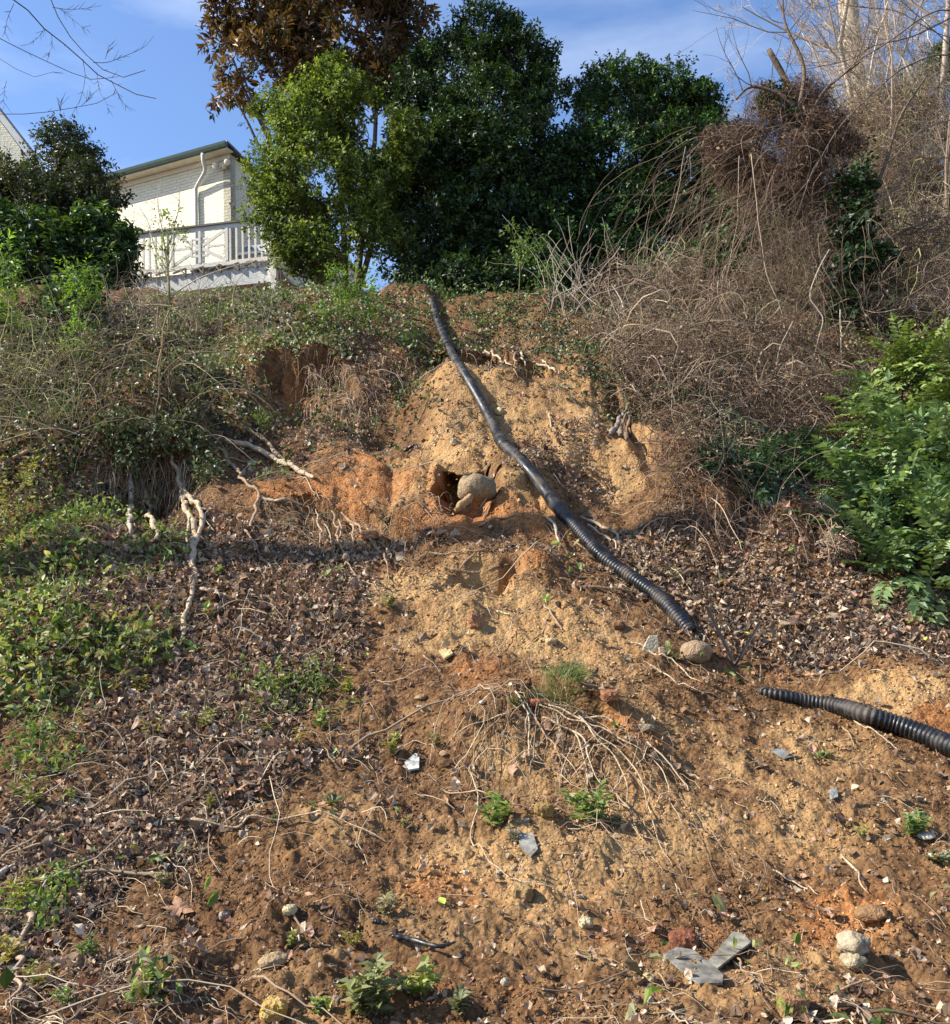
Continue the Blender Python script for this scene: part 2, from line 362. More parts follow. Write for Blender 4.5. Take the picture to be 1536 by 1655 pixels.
def palette(n, cols, wts=None, var=.15, rs=RS):
    cols = np.array(cols, float); i = rs.choice(len(cols), n, p=None if wts is None else np.array(wts)/sum(wts))
    return np.clip(cols[i]*(1+var*rs.randn(n, 1)), .003, 1)

# ------------------------------------------------------------------ materials
def newmat(name):
    m = bpy.data.materials.new(name); m.use_nodes = True; return m, m.node_tree, m.node_tree.nodes['Principled BSDF']
def nd(t, k, **kw):
    n = t.nodes.new(k)
    for a, b in kw.items(): setattr(n, a, b)
    return n
def mat_col(name, rough=.7, spec=.3, transl=0, bump=0, bscale=60, mott=.0, mscale=30, coat=0, tcol=(1.3, 1.35, .5)):
    m, t, b = newmat(name); at = nd(t, 'ShaderNodeAttribute', attribute_name='Col'); c = at.outputs['Color']; l = t.links.new
    if mott:
        n = nd(t, 'ShaderNodeTexNoise'); n.inputs['Scale'].default_value = mscale; n.inputs['Detail'].default_value = 5
        g = nd(t, 'ShaderNodeTexCoord'); l(g.outputs['Object'], n.inputs['Vector'])
        mr = nd(t, 'ShaderNodeMapRange'); mr.inputs[1].default_value = .3; mr.inputs[2].default_value = .7; mr.inputs[3].default_value = 1-mott; mr.inputs[4].default_value = 1+mott
        l(n.outputs[0], mr.inputs[0]); x = nd(t, 'ShaderNodeVectorMath', operation='SCALE'); l(c, x.inputs[0]); l(mr.outputs[0], x.inputs['Scale']); c = x.outputs[0]
    l(c, b.inputs['Base Color']); b.inputs['Roughness'].default_value = rough; b.inputs['Specular IOR Level'].default_value = spec
    if bump:
        n = nd(t, 'ShaderNodeTexNoise'); n.inputs['Scale'].default_value = bscale; n.inputs['Detail'].default_value = 6
        g = nd(t, 'ShaderNodeTexCoord'); l(g.outputs['Object'], n.inputs['Vector'])
        bp = nd(t, 'ShaderNodeBump'); bp.inputs['Strength'].default_value = bump; bp.inputs['Distance'].default_value = .02; l(n.outputs[0], bp.inputs['Height']); l(bp.outputs[0], b.inputs['Normal'])
    if transl:
        tr = nd(t, 'ShaderNodeBsdfTranslucent'); tv = nd(t, 'ShaderNodeVectorMath', operation='MULTIPLY'); tv.inputs[1].default_value = tcol
        l(c, tv.inputs[0]); l(tv.outputs[0], tr.inputs[0]); ms = nd(t, 'ShaderNodeMixShader'); ms.inputs[0].default_value = transl
        l(b.outputs[0], ms.inputs[1]); l(tr.outputs[0], ms.inputs[2]); l(ms.outputs[0], t.nodes['Material Output'].inputs[0])
    return m
MAT = {}
MAT['leaf'] = mat_col('glossy_green_leaf', .46, .38, .22)
MAT['softleaf'] = mat_col('soft_green_leaf', .55, .35, .33)
MAT['dry'] = mat_col('dry_leaf', .75, .2, .14, tcol=(1.2, 1.0, .7), mott=.25, mscale=45)
MAT['bark'] = mat_col('bark', .9, .15, 0, .9, 45, .35, 25)
MAT['root'] = mat_col('root_wood', .85, .2, 0, .6, 60, .3, 40)
MAT['twig'] = mat_col('twig', .85, .15)
MAT['crumb'] = mat_col('soil_crumb', .95, .1, 0, 0, 60, .15, 80)
MAT['stone'] = mat_col('stone', .85, .25, 0, .9, 70, .3, 35)
MAT['slate'] = mat_col('slate_tile', .6, .4, 0, .35, 30, .55, 22)
MAT['plastic'] = mat_col('black_plastic', .36, .5, 0, .12, 40, .25, 14)
def plastic_mat():
    m, t, b = newmat('dusty_black_plastic'); l = t.links.new; g = nd(t, 'ShaderNodeTexCoord'); n = nd(t, 'ShaderNodeTexNoise'); n.inputs['Scale'].default_value = 9; n.inputs['Detail'].default_value = 8; n.inputs['Roughness'].default_value = .7; l(g.outputs['Object'], n.inputs['Vector'])
    r = nd(t, 'ShaderNodeValToRGB'); e = r.color_ramp.elements; e[0].position = .48; e[0].color = (.012, .012, .014, 1); e[1].position = .78; e[1].color = (.13, .10, .07, 1); l(n.outputs[0], r.inputs[0]); l(r.outputs[0], b.inputs['Base Color'])
    q = nd(t, 'ShaderNodeMapRange'); q.inputs[1].default_value = .4; q.inputs[2].default_value = .7; q.inputs[3].default_value = .34; q.inputs[4].default_value = .8; l(n.outputs[0], q.inputs[0]); l(q.outputs[0], b.inputs['Roughness'])
    return m
MAT['plastic'] = plastic_mat()
MAT['paint'] = mat_col('white_paint', .6, .3, 0, .15, 30, .07, 6)
MAT['metal'] = mat_col('painted_metal', .45, .5, 0, .1, 30, .15, 10)
MAT['moss'] = mat_col('mossy_brick', .9, .15, 0, 1., 90, .4, 60)

def soil_material():
    m, t, b = newmat('clay_soil'); l = t.links.new
    at = nd(t, 'ShaderNodeAttribute', attribute_name='Col'); sp = nd(t, 'ShaderNodeSeparateColor'); l(at.outputs['Color'], sp.inputs[0])
    g = nd(t, 'ShaderNodeTexCoord')
    def noise(sc, det=6, ro=.6):
        n = nd(t, 'ShaderNodeTexNoise'); n.inputs['Scale'].default_value = sc; n.inputs['Detail'].default_value = det; n.inputs['Roughness'].default_value = ro; l(g.outputs['Object'], n.inputs['Vector']); return n.outputs[0]
    def ramp(src, stops):
        r = nd(t, 'ShaderNodeValToRGB'); e = r.color_ramp.elements
        while len(e) < len(stops): e.new(.5)
        for k, (p, c) in enumerate(stops): e[k].position = p; e[k].color = (*c, 1)
        l(src, r.inputs[0]); return r.outputs[0]
    def mix(a, bb, f, mode='MIX'):
        x = nd(t, 'ShaderNodeMix', data_type='RGBA', blend_type=mode)
        l(f, x.inputs[0]) if not isinstance(f, float) else setattr(x.inputs[0], 'default_value', f)
        l(a, x.inputs[6]); l(bb, x.inputs[7]); return x.outputs[2]
    n1 = noise(5); n2 = noise(22); n3 = noise(75, 4)
    humus = ramp(n2, [(.3, (.075, .038, .018)), (.5, (.17, .09, .042)), (.72, (.30, .17, .08))])
    sand = ramp(n1, [(.3, (.28, .148, .066)), (.48, (.41, .24, .105)), (.7, (.56, .375, .175))])
    sand2 = ramp(n2, [(.3, (.26, .138, .06)), (.55, (.43, .26, .115)), (.75, (.58, .40, .19))])
    sand = mix(sand, sand2, .5)
    oran = ramp(n2, [(.3, (.27, .10, .035)), (.55, (.42, .18, .065)), (.8, (.50, .27, .12))])
    c = mix(humus, sand, sp.outputs[0]); c = mix(c, oran, sp.outputs[1])
    fine = ramp(n3, [(.3, (.50, .48, .46)), (.55, (1, 1, 1)), (.8, (1.0, 1.0, 1.0))])  # dark noise specks paint tiny shadows between soil grains into the colour
    c = mix(c, fine, .85, 'MULTIPLY')
    l(c, b.inputs['Base Color']); b.inputs['Roughness'].default_value = .95; b.inputs['Specular IOR Level'].default_value = .12
    h = nd(t, 'ShaderNodeMath', operation='MULTIPLY_ADD'); l(noise(28, 8, .7), h.inputs[0]); h.inputs[1].default_value = 1.0; 
    vo = nd(t, 'ShaderNodeTexVoronoi'); vo.inputs['Scale'].default_value = 55; l(g.outputs['Object'], vo.inputs['Vector']); 
    sc = nd(t, 'ShaderNodeMath', operation='MULTIPLY'); sc.inputs[1].default_value = -.45; l(vo.outputs[0], sc.inputs[0]); l(sc.outputs[0], h.inputs[2])
    bp = nd(t, 'ShaderNodeBump'); bp.inputs['Strength'].default_value = .9; bp.inputs['Distance'].default_value = .025; l(h.outputs[0], bp.inputs['Height']); l(bp.outputs[0], b.inputs['Normal'])
    return m

# ------------------------------------------------------------------ the ground: one sheet to the horizon
def build_ground():
    ys = list(np.arange(-20, 1.0, .5)); y = 1.0
    while y < 14: ys.append(y); y += max(.006, .0027*y) if y > 2.4 else .05
    while y < 300: ys.append(y); y *= 1.03
    ys = np.array(ys); s = np.linspace(-1, 1, 640)
    core = s*1.0; half = .60*np.clip(ys, 2.4, 40)
    side = np.concatenate([-np.geomspace(12, .02, 34)-1, core, 1+np.geomspace(.02, 12, 34)])
    side2 = np.sign(side)*np.maximum(np.abs(side)-1, 0)
    X = half[:, None]*np.clip(side, -1, 1)[None] + side2[None]*np.maximum(half, 12)[:, None]; Y = np.repeat(ys[:, None], X.shape[1], 1)
    Z = Hd(X, Y); Y0_ = Y; Y = Y+undercut(X, Y)
    s_, o_, l_ = surf_masks(X, Y0_)
    R, Cn = X.shape; idx = np.arange(R*Cn).reshape(R, Cn)
    Fq = np.stack([idx[:-1, :-1], idx[:-1, 1:], idx[1:, 1:], idx[1:, :-1]], -1).reshape(-1, 4)
    C = np.stack([s_, o_, np.clip(l_, 0, 1)], -1).reshape(-1, 3)
    mb = MB(); mb.add(np.stack([X, Y, Z], -1).reshape(-1, 3), Fq, C)
    tag(mb.build('ground', soil_material()), kind='structure')
build_ground()
# fine lookup grid for resting things on the ground
_gx = np.arange(-9, 9.001, .02); _gy = np.arange(1.6, 16, .02); _X, _Y = np.meshgrid(_gx, _gy)
GF = (_gx, _gy, Hd(_X, _Y))
def hz(x, y): return bil(GF, np.asarray(x, float), np.asarray(y, float))
def gp(u, v): return march(GF, np.asarray(u, float), np.asarray(v, float))
def g1(u, v): return gp(float(u), float(v))[0]
def gnormal(x, y, e=.04):
    zx = (hz(x+e, y)-hz(x-e, y))/(2*e); zy = (hz(x, y+e)-hz(x, y-e))/(2*e)
    return nrm(np.stack([-zx, -zy, np.ones_like(zx)], -1))

# ------------------------------------------------------------------ loose stuff on the ground
def cand(n, y0=2.3, y1=14.5, seed=1, pw=1.0):
    """ground points, about evenly spread as the view sees them"""
    rs = np.random.RandomState(seed)
    y = y0*(y1/y0)**(rs.rand(n)**pw); x = rs.uniform(-.62, .62, n)*y*1.02
    return x, y, rs
def lay(x, y, rs, tilt=.5, lift=.004):
    N = gnormal(x, y); pos = np.stack([x, y, hz(x, y)+lift], -1)
    nn = nrm(N+tilt*rs.randn(len(x), 3)); ax = nrm(rs.randn(len(x), 3)); return pos, frames(ax, nn), N

def build_crumbs():
    x, y, rs = cand(190000, 2.4, 12, 3)
    s, o, l = surf_masks(x, y); cl = fbm2(x*3, y*3, 3, 140)
    keep = rs.rand(len(x)) < np.clip(.35+.5*cl-.3*l, .03, 1)*(undercut(x, y) < .02)
    x, y, s, o = x[keep], y[keep], s[keep], o[keep]; n = len(x)
    ico = np.array([[1, 0, 0], [-.9, .1, 0], [0, 1, .1], [.1, -.9, 0], [0, .1, .8], [0, 0, -.8], [.6, .6, .4], [-.6, -.5, .5]])
    fc = np.array([[4, 0, 6], [4, 6, 2], [0, 2, 6], [4, 2, 1], [4, 1, 7], [4, 7, 3], [1, 3, 7], [4, 3, 0], [5, 2, 0], [5, 1, 2], [5, 3, 1], [5, 0, 3]])
    sz = np.clip(rs.lognormal(-5.3, .5, n), .002, .014)*np.clip(y/5, .75, 1.5)
    pos, fr, N = lay(x, y, rs, 1.0, 0); pos[:, 2] += sz*.3
    c = np.array([.19, .105, .05])*(1-s[:, None])+np.array([.42, .26, .125])*s[:, None]; c = c*(1-.6*o[:, None])+np.array([.48, .22, .07])*.6*o[:, None]
    c = c*(1+.2*rs.randn(n, 1)); c = np.clip(c, .03, .8)
    mb = scatter((ico, fc), pos, fr, sz[:, None]*rs.uniform(.6, 1.3, (n, 3)), c, curl=0, rs=rs)
    tag(mb.build('soil_crumbs', MAT['crumb'], smooth=False), 'loose crumbs and clods of tan and orange soil over the slope', 'soil crumbs', kind='stuff')
build_crumbs()

LITCOL = [(.30, .21, .14), (.38, .28, .19), (.20, .13, .085), (.47, .37, .27), (.31, .185, .115), (.11, .07, .05), (.45, .36, .26), (.34, .20, .14), (.28, .22, .165)]
def build_litter():
    x, y, rs = cand(430000, 2.3, 15, 5)
    s, o, l = surf_masks(x, y); cl = fbm2(x*4, y*4, 2, 150)
    keep = rs.rand(len(x)) < np.clip(.9*sstep(.5, 1.3, l+.35*cl)+.016+.03*np.maximum(cl, 0)+.06*np.clip(l, 0, 1), .0, 1)*(1-.3*(y > 13))
    x, y = x[keep], y[keep]; n = len(x)
    ln = np.clip(rs.lognormal(-3.52, .48, n), .009, .08)*(.72+.28*sstep(3, 5.5, y))
    pos, fr, N = lay(x, y, rs, .36, 0); pos += N*(.001+.026*rs.rand(n, 1)**2)
    c = palette(n, LITCOL, [3, 2, 4, 1.2, 2, 3, .6, 1.5, 2], .24, rs)*np.clip(1.15-4.5*(ln[:, None]-.03), .6, 1.15)
    sc = np.stack([ln, ln*rs.uniform(.4, .85, n), ln], -1)
    mb = scatter(LEAF11, pos, fr, sc, c, curl=.55, rs=rs)
    # yellow and green fallen leaves
    k = rs.choice(n, 240, replace=False); c2 = palette(240, [(.42, .45, .10), (.60, .55, .12), (.25, .35, .08)], [3, .5, 3], .15, rs)
    scatter(LEAF11, pos[k]+N[k]*.012, frames(rs.randn(240, 3), nrm(N[k]+.3*rs.randn(240, 3))), np.stack([ln[k], ln[k]*.6, ln[k]], -1)*1.1, c2, mb, .25, rs)
    tag(mb.build('leaf_litter', MAT['dry'], smooth=False), 'brown curled dead leaves strewn over the slope', 'leaf litter', kind='stuff')
build_litter()

def ground_strands(n, K, seed, length, rad, colr, dens, y0=2.4, y1=13, name='twigs', lift=.012, label='', arch=.0, S=3, wig=.35):
    x, y, rs = cand(n*4, y0, y1, seed); d = dens(x, y); keep = rs.rand(len(x)) < d; x, y = x[keep][:n], y[keep][:n]; n = len(x)
    a = rs.uniform(0, 2*np.pi, n); ln = rs.lognormal(math.log(length), .5, n)
    px = [x]; py = [y]
    for k in range(K-1):
        a = a+rs.randn(n)*wig; px.append(px[-1]+np.cos(a)*ln/K); py.append(py[-1]+np.sin(a)*ln/K)
    X = np.stack(px, 1); Y = np.stack(py, 1); t = np.linspace(0, 1, K)[None]
    Z = hz(X, Y)+lift+arch*ln[:, None]*np.sin(np.pi*t)*rs.uniform(0, 1, (n, 1))+rs.uniform(0, .01, (n, K))
    R = rs.lognormal(math.log(rad), .4, n)[:, None]*(1-.6*t)
    mb = tubes(np.stack([X, Y, Z], -1), R, S, palette(n, colr, None, .2, rs), cap=False)
    return tag(mb.build(name, MAT['twig']), label, name.replace('_', ' '), kind='stuff')
litd = lambda x, y: np.clip(.15+.8*surf_masks(x, y)[2], 0, 1)
ground_strands(9000, 6, 8, .12, .0014, [(.40, .30, .20), (.28, .19, .12), (.52, .42, .29), (.2, .13, .09)], litd, name='twig_litter', arch=.12, label='fine dead twigs and stalks strewn among the fallen leaves')
ground_strands(420, 8, 19, .38, .0034, [(.36, .27, .18), (.24, .17, .11), (.46, .37, .26), (.17, .12, .08)], lambda x, y: np.clip(litd(x, y)*(.35+.65*(x < .3)), 0, 1), name='stick_litter', arch=.08, label='loose dead sticks and vine pieces lying over the leaf litter', wig=.22, S=4)
ROOTD = region([(890, 1190, 110, 60, 1.2), (980, 1290, 70, 70, .9), (800, 1230, 80, 70, .8), (580, 880, 100, 50, .8), (300, 760, 120, 60, .9), (540, 640, 60, 50, .9), (1100, 1060, 90, 40, .4), (250, 820, 120, 60, .8), (1200, 820, 160, 60, .5)])
ground_strands(3200, 8, 9, .26, .0018, [(.44, .31, .19), (.55, .42, .28), (.30, .2, .12)], lambda x, y: np.clip(rmask(ROOTD, x, y), 0, 1), name='root_fibres', arch=.16, label='tangle of hair-fine pale roots hanging out of the eroded soil', wig=.45)

# ------------------------------------------------------------------ drain pipes
def pipe_section(path, r0, amp, pitch, S=18):
    L_ = np.linalg.norm(np.diff(path, axis=0), axis=1).sum(); K = max(8, int(L_/pitch*4)); p = resample(path, K)
    ph = np.arange(K) % 4; r = r0-amp*np.isin(ph, (2, 3)); return tubes(p[None], r[None], S, (.012, .012, .014))
up = [(692, 458, 0), (700, 490, 0), (712, 530, 0), (733, 575, 0), (762, 622, 0), (788, 668, 0), (811, 714, 0), (835, 738, 0), (866, 772, 0), (898, 815, 0), (935, 856, 0), (975, 900, 0), (1020, 932, 0), (1062, 962, 0), (1095, 995, 0), (1116, 1020, 0)]
px_ = smooth(np.array([(a[0], a[1], 0.) for a in up]), 420)[:, :2]; yg = gp(px_[:, 0], px_[:, 1])[:, 1]
k_ = np.ones(25)/25; sm = lambda a: np.convolve(np.pad(a, 12, 'reflect', reflect_type='odd'), k_, 'valid')      # the pipe bridges small hollows
env = np.array([yg[max(0, i-14):i+15].min() for i in range(len(yg))]); ys_ = np.minimum(sm(sm(.5*env+.5*yg)), yg+.04)-.035; pp = resample(P(px_[:, 0], px_[:, 1], sm(ys_)), 400)
def near_i(u, v): q = nrm(pp); return int(np.argmax(q@nrm(ray(float(u), float(v)))))
i1, i2, i3 = near_i(811, 714), near_i(900, 818), near_i(960, 885)
pr = empty('drain_pipe', pp[0]); tag(pr, 'long black plastic drain pipe snaking down the eroded slope', 'drain pipe')
pipe_section(pp[:i1+1], .046, .0012, .018).build('upper_section', MAT['plastic'], pr)
pipe_section(pp[i1:i2+1], .047, .0012, .018).build('middle_section', MAT['plastic'], pr)
pipe_section(pp[i2:], .049, .006, .024).build('corrugated_section', MAT['plastic'], pr)
for i in (i1, i2):
    q = pp[i-4:i+5]; tubes(resample(q, 6)[None], np.array([[.049, .054, .054, .051, .054, .049]]), 18, (.02, .02, .022)).build('coupling', MAT['plastic'], pr)
lp = gp([1222, 1262, 1310, 1352, 1400, 1450, 1500, 1570], [1116, 1127, 1138, 1150, 1170, 1188, 1207, 1236]); lp[:, 2] += [.0, .01, .015, .03, .05, .055, .055, .05]
lq = smooth(lp, 200); low = empty('corrugated_pipe', lq[0]); tag(low, 'short ribbed black pipe half buried at the right foot of the bank', 'drain pipe')
K = int(np.linalg.norm(np.diff(lq, axis=0), axis=1).sum()/.025*4); q = resample(lq, K); r = np.interp(np.arange(K)/K, [0, .04, .2, .45, 1], [.012, .034, .040, .050, .056])-.008*np.isin(np.arange(K) % 4, (2, 3))
tubes(q[None], r[None], 20, (.014, .014, .016)).build('ribbed_body', MAT['plastic'], low)
tubes(q[None, :7], (r[:7]+.003)[None], 20, (.05, .035, .025)).build('squashed_end', MAT['plastic'], low)

# ------------------------------------------------------------------ roots, branches, logs
RC = (.32, .22, .135); RD = (.17, .115, .07); RP = (.44, .335, .22)
def strand(name, label, cat, uv, rad, col=RC, lift=.6, K=None, S=8, mat='root', group=None, end=.35, arch=0, wa=.028, lifts=None, parent=None, dz=0):
    uv = np.array(uv, float); p = gp(uv[:, 0], uv[:, 1]); m = (p[:, 1].mean()/F)
    r0 = rad*m*.78; p[:, 2] += r0*lift*1.3+.006+dz+(.012 if rad > 3 else 0)
    if lifts is not None: p[:, 2] += np.array(lifts)
    K = K or max(14, len(uv)*8); q = smooth(p, K); q[:, 2] = np.maximum(q[:, 2], hz(q[:, 0], q[:, 1])+r0*.7+.01) if arch == 0 else q[:, 2]
    q = wob(q, wa*min(1, rad/4+.3), 9, hash(label) % 97 if False else int(abs(uv[0, 0])) % 97)
    t = np.linspace(0, 1, K); q[:, 2] += arch*np.sin(np.pi*t)
    r = r0*(1-(1-end)*t)*(.55+.45*sstep(0, .12, t))*(.45+.55*sstep(0, .06, 1-t))*(1+.30*noise3(np.stack([t*K*.5, t*0, t*0], -1), int(uv[0, 1]) % 91)); r = np.maximum(r, .0012)
    o = tubes(q[None], r[None], S, col).build(name, MAT[mat], parent)
    if label: tag(o, label, cat, group)
    return o, q
# big twin root on the left
t = empty('exposed_root', g1(283, 770)); tag(t, 'thick pale twin root braided down the left bank', 'root')
strand('main_root', None, None, [(276, 735), (283, 764), (291, 790), (298, 815), (306, 840), (314, 868), (312, 900), (310, 930), (313, 958), (310, 985), (299, 1010), (295, 1050)], 7, RP, .9, end=.6, parent=t)
strand('side_root', None, None, [(294, 795), (306, 812), (320, 828), (324, 850), (321, 880), (316, 905), (312, 930)], 7, RP, 1.3, end=.6, parent=t)
strand('rootlet', None, None, [(308, 850), (303, 880), (304, 905), (310, 925)], 3.5, RP, 2, parent=t)
strand('exposed_root', 'short curled pale root stub poking out right of the twin root', 'root', [(322, 963), (336, 968), (350, 966), (354, 980)], 4, RP, 1.5, end=.8)
strand('exposed_root', 'stubby pale root bent like an elbow under the left overhang', 'root', [(236, 800), (240, 838), (250, 858), (256, 872), (250, 890), (242, 900)], 6, RP, 1, end=.8)
strand('wood_splinter', 'flat grey weathered wood splinter standing against the left bank', 'wood', [(214, 770), (213, 795), (212, 830), (211, 865), (210, 885)], 6, (.42, .34, .27), 1.5, end=.8)
strand('fallen_branch', 'thick bare branch slanting down right above the orange clay', 'branch', [(350, 720), (385, 726), (420, 737), (455, 755), (485, 770), (508, 783)], 6, (.45, .34, .24), 1.2, end=.9, wa=.02)
strand('exposed_root', 'long root running down to the thick bare branch', 'root', [(345, 665), (375, 680), (400, 700), (425, 716), (448, 742), (462, 752)], 5, RC, 1.2, end=.8, wa=.02)
strand('exposed_root', 'kinked root dropping from the dark overhang to the litter', 'root', [(335, 735), (370, 755), (398, 788), (415, 805), (416, 825), (408, 850), (406, 872)], 4.5, RC, 1.3, end=.6)
strand('exposed_root', 'pale root lying level beside the orange clay', 'root', [(420, 808), (445, 815), (470, 819), (492, 822)], 4, RP, 1, end=.5)
strand('exposed_root', 'long thin root forking down through the left litter', 'root', [(388, 855), (405, 878), (425, 905), (440, 935), (462, 962), (478, 985)], 3, RC, 1.5)
strand('exposed_root', 'thin brown root crossing level above the clay patch', 'root', [(365, 745), (400, 750), (430, 756), (458, 761)], 2, RC, 1.5)
strand('exposed_root', 'thin root stepping down across the orange clay patch', 'root', [(485, 775), (500, 790), (512, 806), (522, 818)], 2, RP, 1.5)
for i, (lab, uv, r) in enumerate([
    ('leftmost slender root trailing from the bank below the clay', [(512, 828), (516, 855), (518, 880), (520, 905)], 2.5),
    ('long straight root trailing down from the bank edge', [(535, 830), (542, 858), (550, 885), (562, 912), (577, 940)], 3),
    ('root next to the long straight root below the bank edge', [(547, 838), (552, 860), (549, 885), (556, 900)], 2.4),
    ('slender root slanting right to the sandy fan', [(552, 838), (575, 858), (592, 876), (608, 895), (622, 915), (626, 948)], 3.2),
    ('short root hanging close above the sandy fan', [(568, 850), (570, 875), (571, 905)], 2),
    ('pale root beside the block of orange clay', [(590, 860), (600, 878), (612, 890), (628, 905)], 2.2),
    ('thin root hanging in the middle of the root fringe', [(525, 850), (533, 872), (540, 900)], 1.8)]):
    strand('exposed_root', lab, 'root', uv, r, RC if i % 2 else RP, 2.2, group='roots hanging from the bank below the clay')
for lab, uv, r, c in [
    ('root curving over the cavity beside the lower clay lump', [(722, 925), (750, 934), (780, 931), (805, 921), (826, 914)], 3.4, RC),
    ('root joining the cavity from above in a fork', [(742, 925), (760, 910), (772, 898), (792, 893)], 3, RC),
    ('level root above the cavity', [(690, 893), (720, 896), (752, 893), (778, 893)], 2.4, RC),
    ('long dark root running right from the lower clay lump', [(905, 943), (935, 951), (975, 957), (1010, 964), (1040, 968)], 4, RD),
    ('thin root arching over the shaded clay lump', [(770, 858), (800, 842), (830, 836), (860, 835), (885, 848), (895, 862)], 2.2, RC),
    ('root bending down left of the pipe below the coupling', [(885, 845), (897, 858), (901, 876), (893, 900)], 3.6, (.42, .35, .28)),
    ('thin root running right under the pipe', [(898, 862), (925, 878), (950, 890), (975, 903)], 2.6, RC),
    ('pale flat root under the pipe on its right side', [(940, 842), (962, 850), (985, 862), (1002, 880), (1010, 897)], 4, RP),
    ('second pale root nestled against the pipe', [(947, 852), (972, 866), (992, 882), (1000, 900)], 3.6, RP),
    ('pale thin root slanting across the sand near the top of the gully', [(779, 566), (798, 578), (826, 595)], 3, RP),
    ('crooked pale root loop on the upper bank', [(818, 566), (836, 572), (847, 588), (846, 600)], 4, RP),
    ('vertical root below the crooked loop', [(832, 572), (834, 598), (838, 625)], 3, RC),
    ('pale root lying on the upper sand left of the ivy', [(862, 590), (885, 596), (905, 610)], 3.5, RP),
    ('short stub crossing the root by the ivy', [(878, 584), (886, 596), (895, 604)], 3, RP),
    ('small curved pale root low on the sandy face', [(884, 672), (889, 688), (899, 705)], 2.4, RP),
    ('thin root in the sand near the grey stump', [(930, 680), (950, 678), (965, 688)], 1.6, RP),
    ('dark log half sunk in litter right of the pipe', [(1086, 944), (1108, 936), (1130, 925), (1146, 914)], 5, RD),
    ('pale dead branch in litter under the thicket', [(1190, 863), (1215, 865), (1242, 870)], 4, RC),
    ('thin root rising from the hole beside the log piece', [(775, 820), (790, 805), (806, 788)], 2.4, RC),
    ('thin root on the right lip of the hole', [(778, 838), (790, 822), (800, 812)], 2, RP),
    ('thin stick on the litter above the buried pipe', [(1290, 1056), (1320, 1054), (1356, 1048)], 2, RP),
    ('curved twig standing in the litter right of the stakes', [(1293, 1080), (1297, 1055), (1296, 1032), (1285, 1028)], 2.4, RD),
    ('long pale runner crossing the path toward the buried pipe', [(1020, 1043), (1060, 1060), (1095, 1080), (1118, 1100), (1138, 1110)], 2.6, RP),
    ('thin pale runner in the dirt below the white tile', [(1040, 1075), (1080, 1095), (1120, 1118), (1160, 1130), (1200, 1142)], 2, RP),
    ('pale root lying against the lower black pipe', [(1345, 1148), (1370, 1158), (1392, 1178), (1430, 1198), (1450, 1215)], 2.4, RP),
    ('short root dropping below the lower black pipe', [(1364, 1172), (1374, 1190), (1382, 1218)], 2, RC),
    ('long thin branch lying level across the lower left ground', [(200, 1327), (250, 1332), (310, 1338), (370, 1343), (430, 1337), (490, 1331), (530, 1330), (575, 1348), (618, 1370)], 3.2, RP),
    ('stout dead stick standing in the lower left corner', [(45, 1468), (38, 1510), (30, 1560), (22, 1610), (19, 1655)], 8, (.38, .27, .19)),
    ('pale forked branch end at the left edge', [(-6, 1440), (12, 1425), (28, 1413), (52, 1404)], 6, (.5, .42, .34)),
    ('dark log lying across the left middle edge', [(-5, 766), (30, 750), (65, 738), (110, 718)], 7, (.34, .24, .16)),
    ('curved pale twig on soil left of the grass rosette', [(1255, 1415), (1272, 1430), (1295, 1444), (1322, 1456)], 2.4, RP),
    ('short pale twig standing on soil near the lower right weeds', [(1364, 1388), (1385, 1408), (1398, 1430), (1402, 1452)], 2.8, RP),
    ('pale runner below the tile shards', [(1190, 1552), (1220, 1590), (1255, 1618), (1290, 1640), (1320, 1652)], 2.2, RC),
    ('bent twig below the white rocks', [(1338, 1612), (1370, 1602), (1405, 1595), (1432, 1585)], 2.6, RC),
    ('thin vine snaking down the middle foreground', [(758, 1240), (772, 1285), (764, 1330), (766, 1362), (790, 1400), (830, 1425), (880, 1445), (925, 1458)], 2.2, RP),
    ('dark wiry vine on the bare lower slope', [(1085, 1250), (1108, 1300), (1135, 1378), (1165, 1430), (1195, 1462), (1218, 1495)], 1.6, RD),
    ('thin arching twig on bare soil near the moss leaf', [(870, 1360), (900, 1376), (925, 1382), (950, 1383)], 1.8, RP),
    ('short pale stick on the sandy fan', [(685, 1060), (695, 1075), (707, 1090)], 2.2, RC),
    ('bent pale twig by the white tile shard', [(640, 1218), (665, 1208), (690, 1212), (702, 1222)], 2, RP),
    ('small bleached stick on the sandy fan', [(800, 993), (812, 996), (825, 999)], 2.4, (.6, .5, .3)),
    ('curved brown twig left of the block on the fan', [(860, 1040), (875, 1028), (884, 1012)], 1.8, RD)]:
    cat = 'branch' if ('branch' in lab or 'log' in lab) else 'vine' if 'vine' in lab or 'runner' in lab else 'twig' if ('twig' in lab or 'stick' in lab) else 'root'
    strand({'branch': 'fallen_branch', 'vine': 'vine', 'twig': 'stick', 'root': 'exposed_root'}[cat], lab, cat, uv, r, c, 1.0)
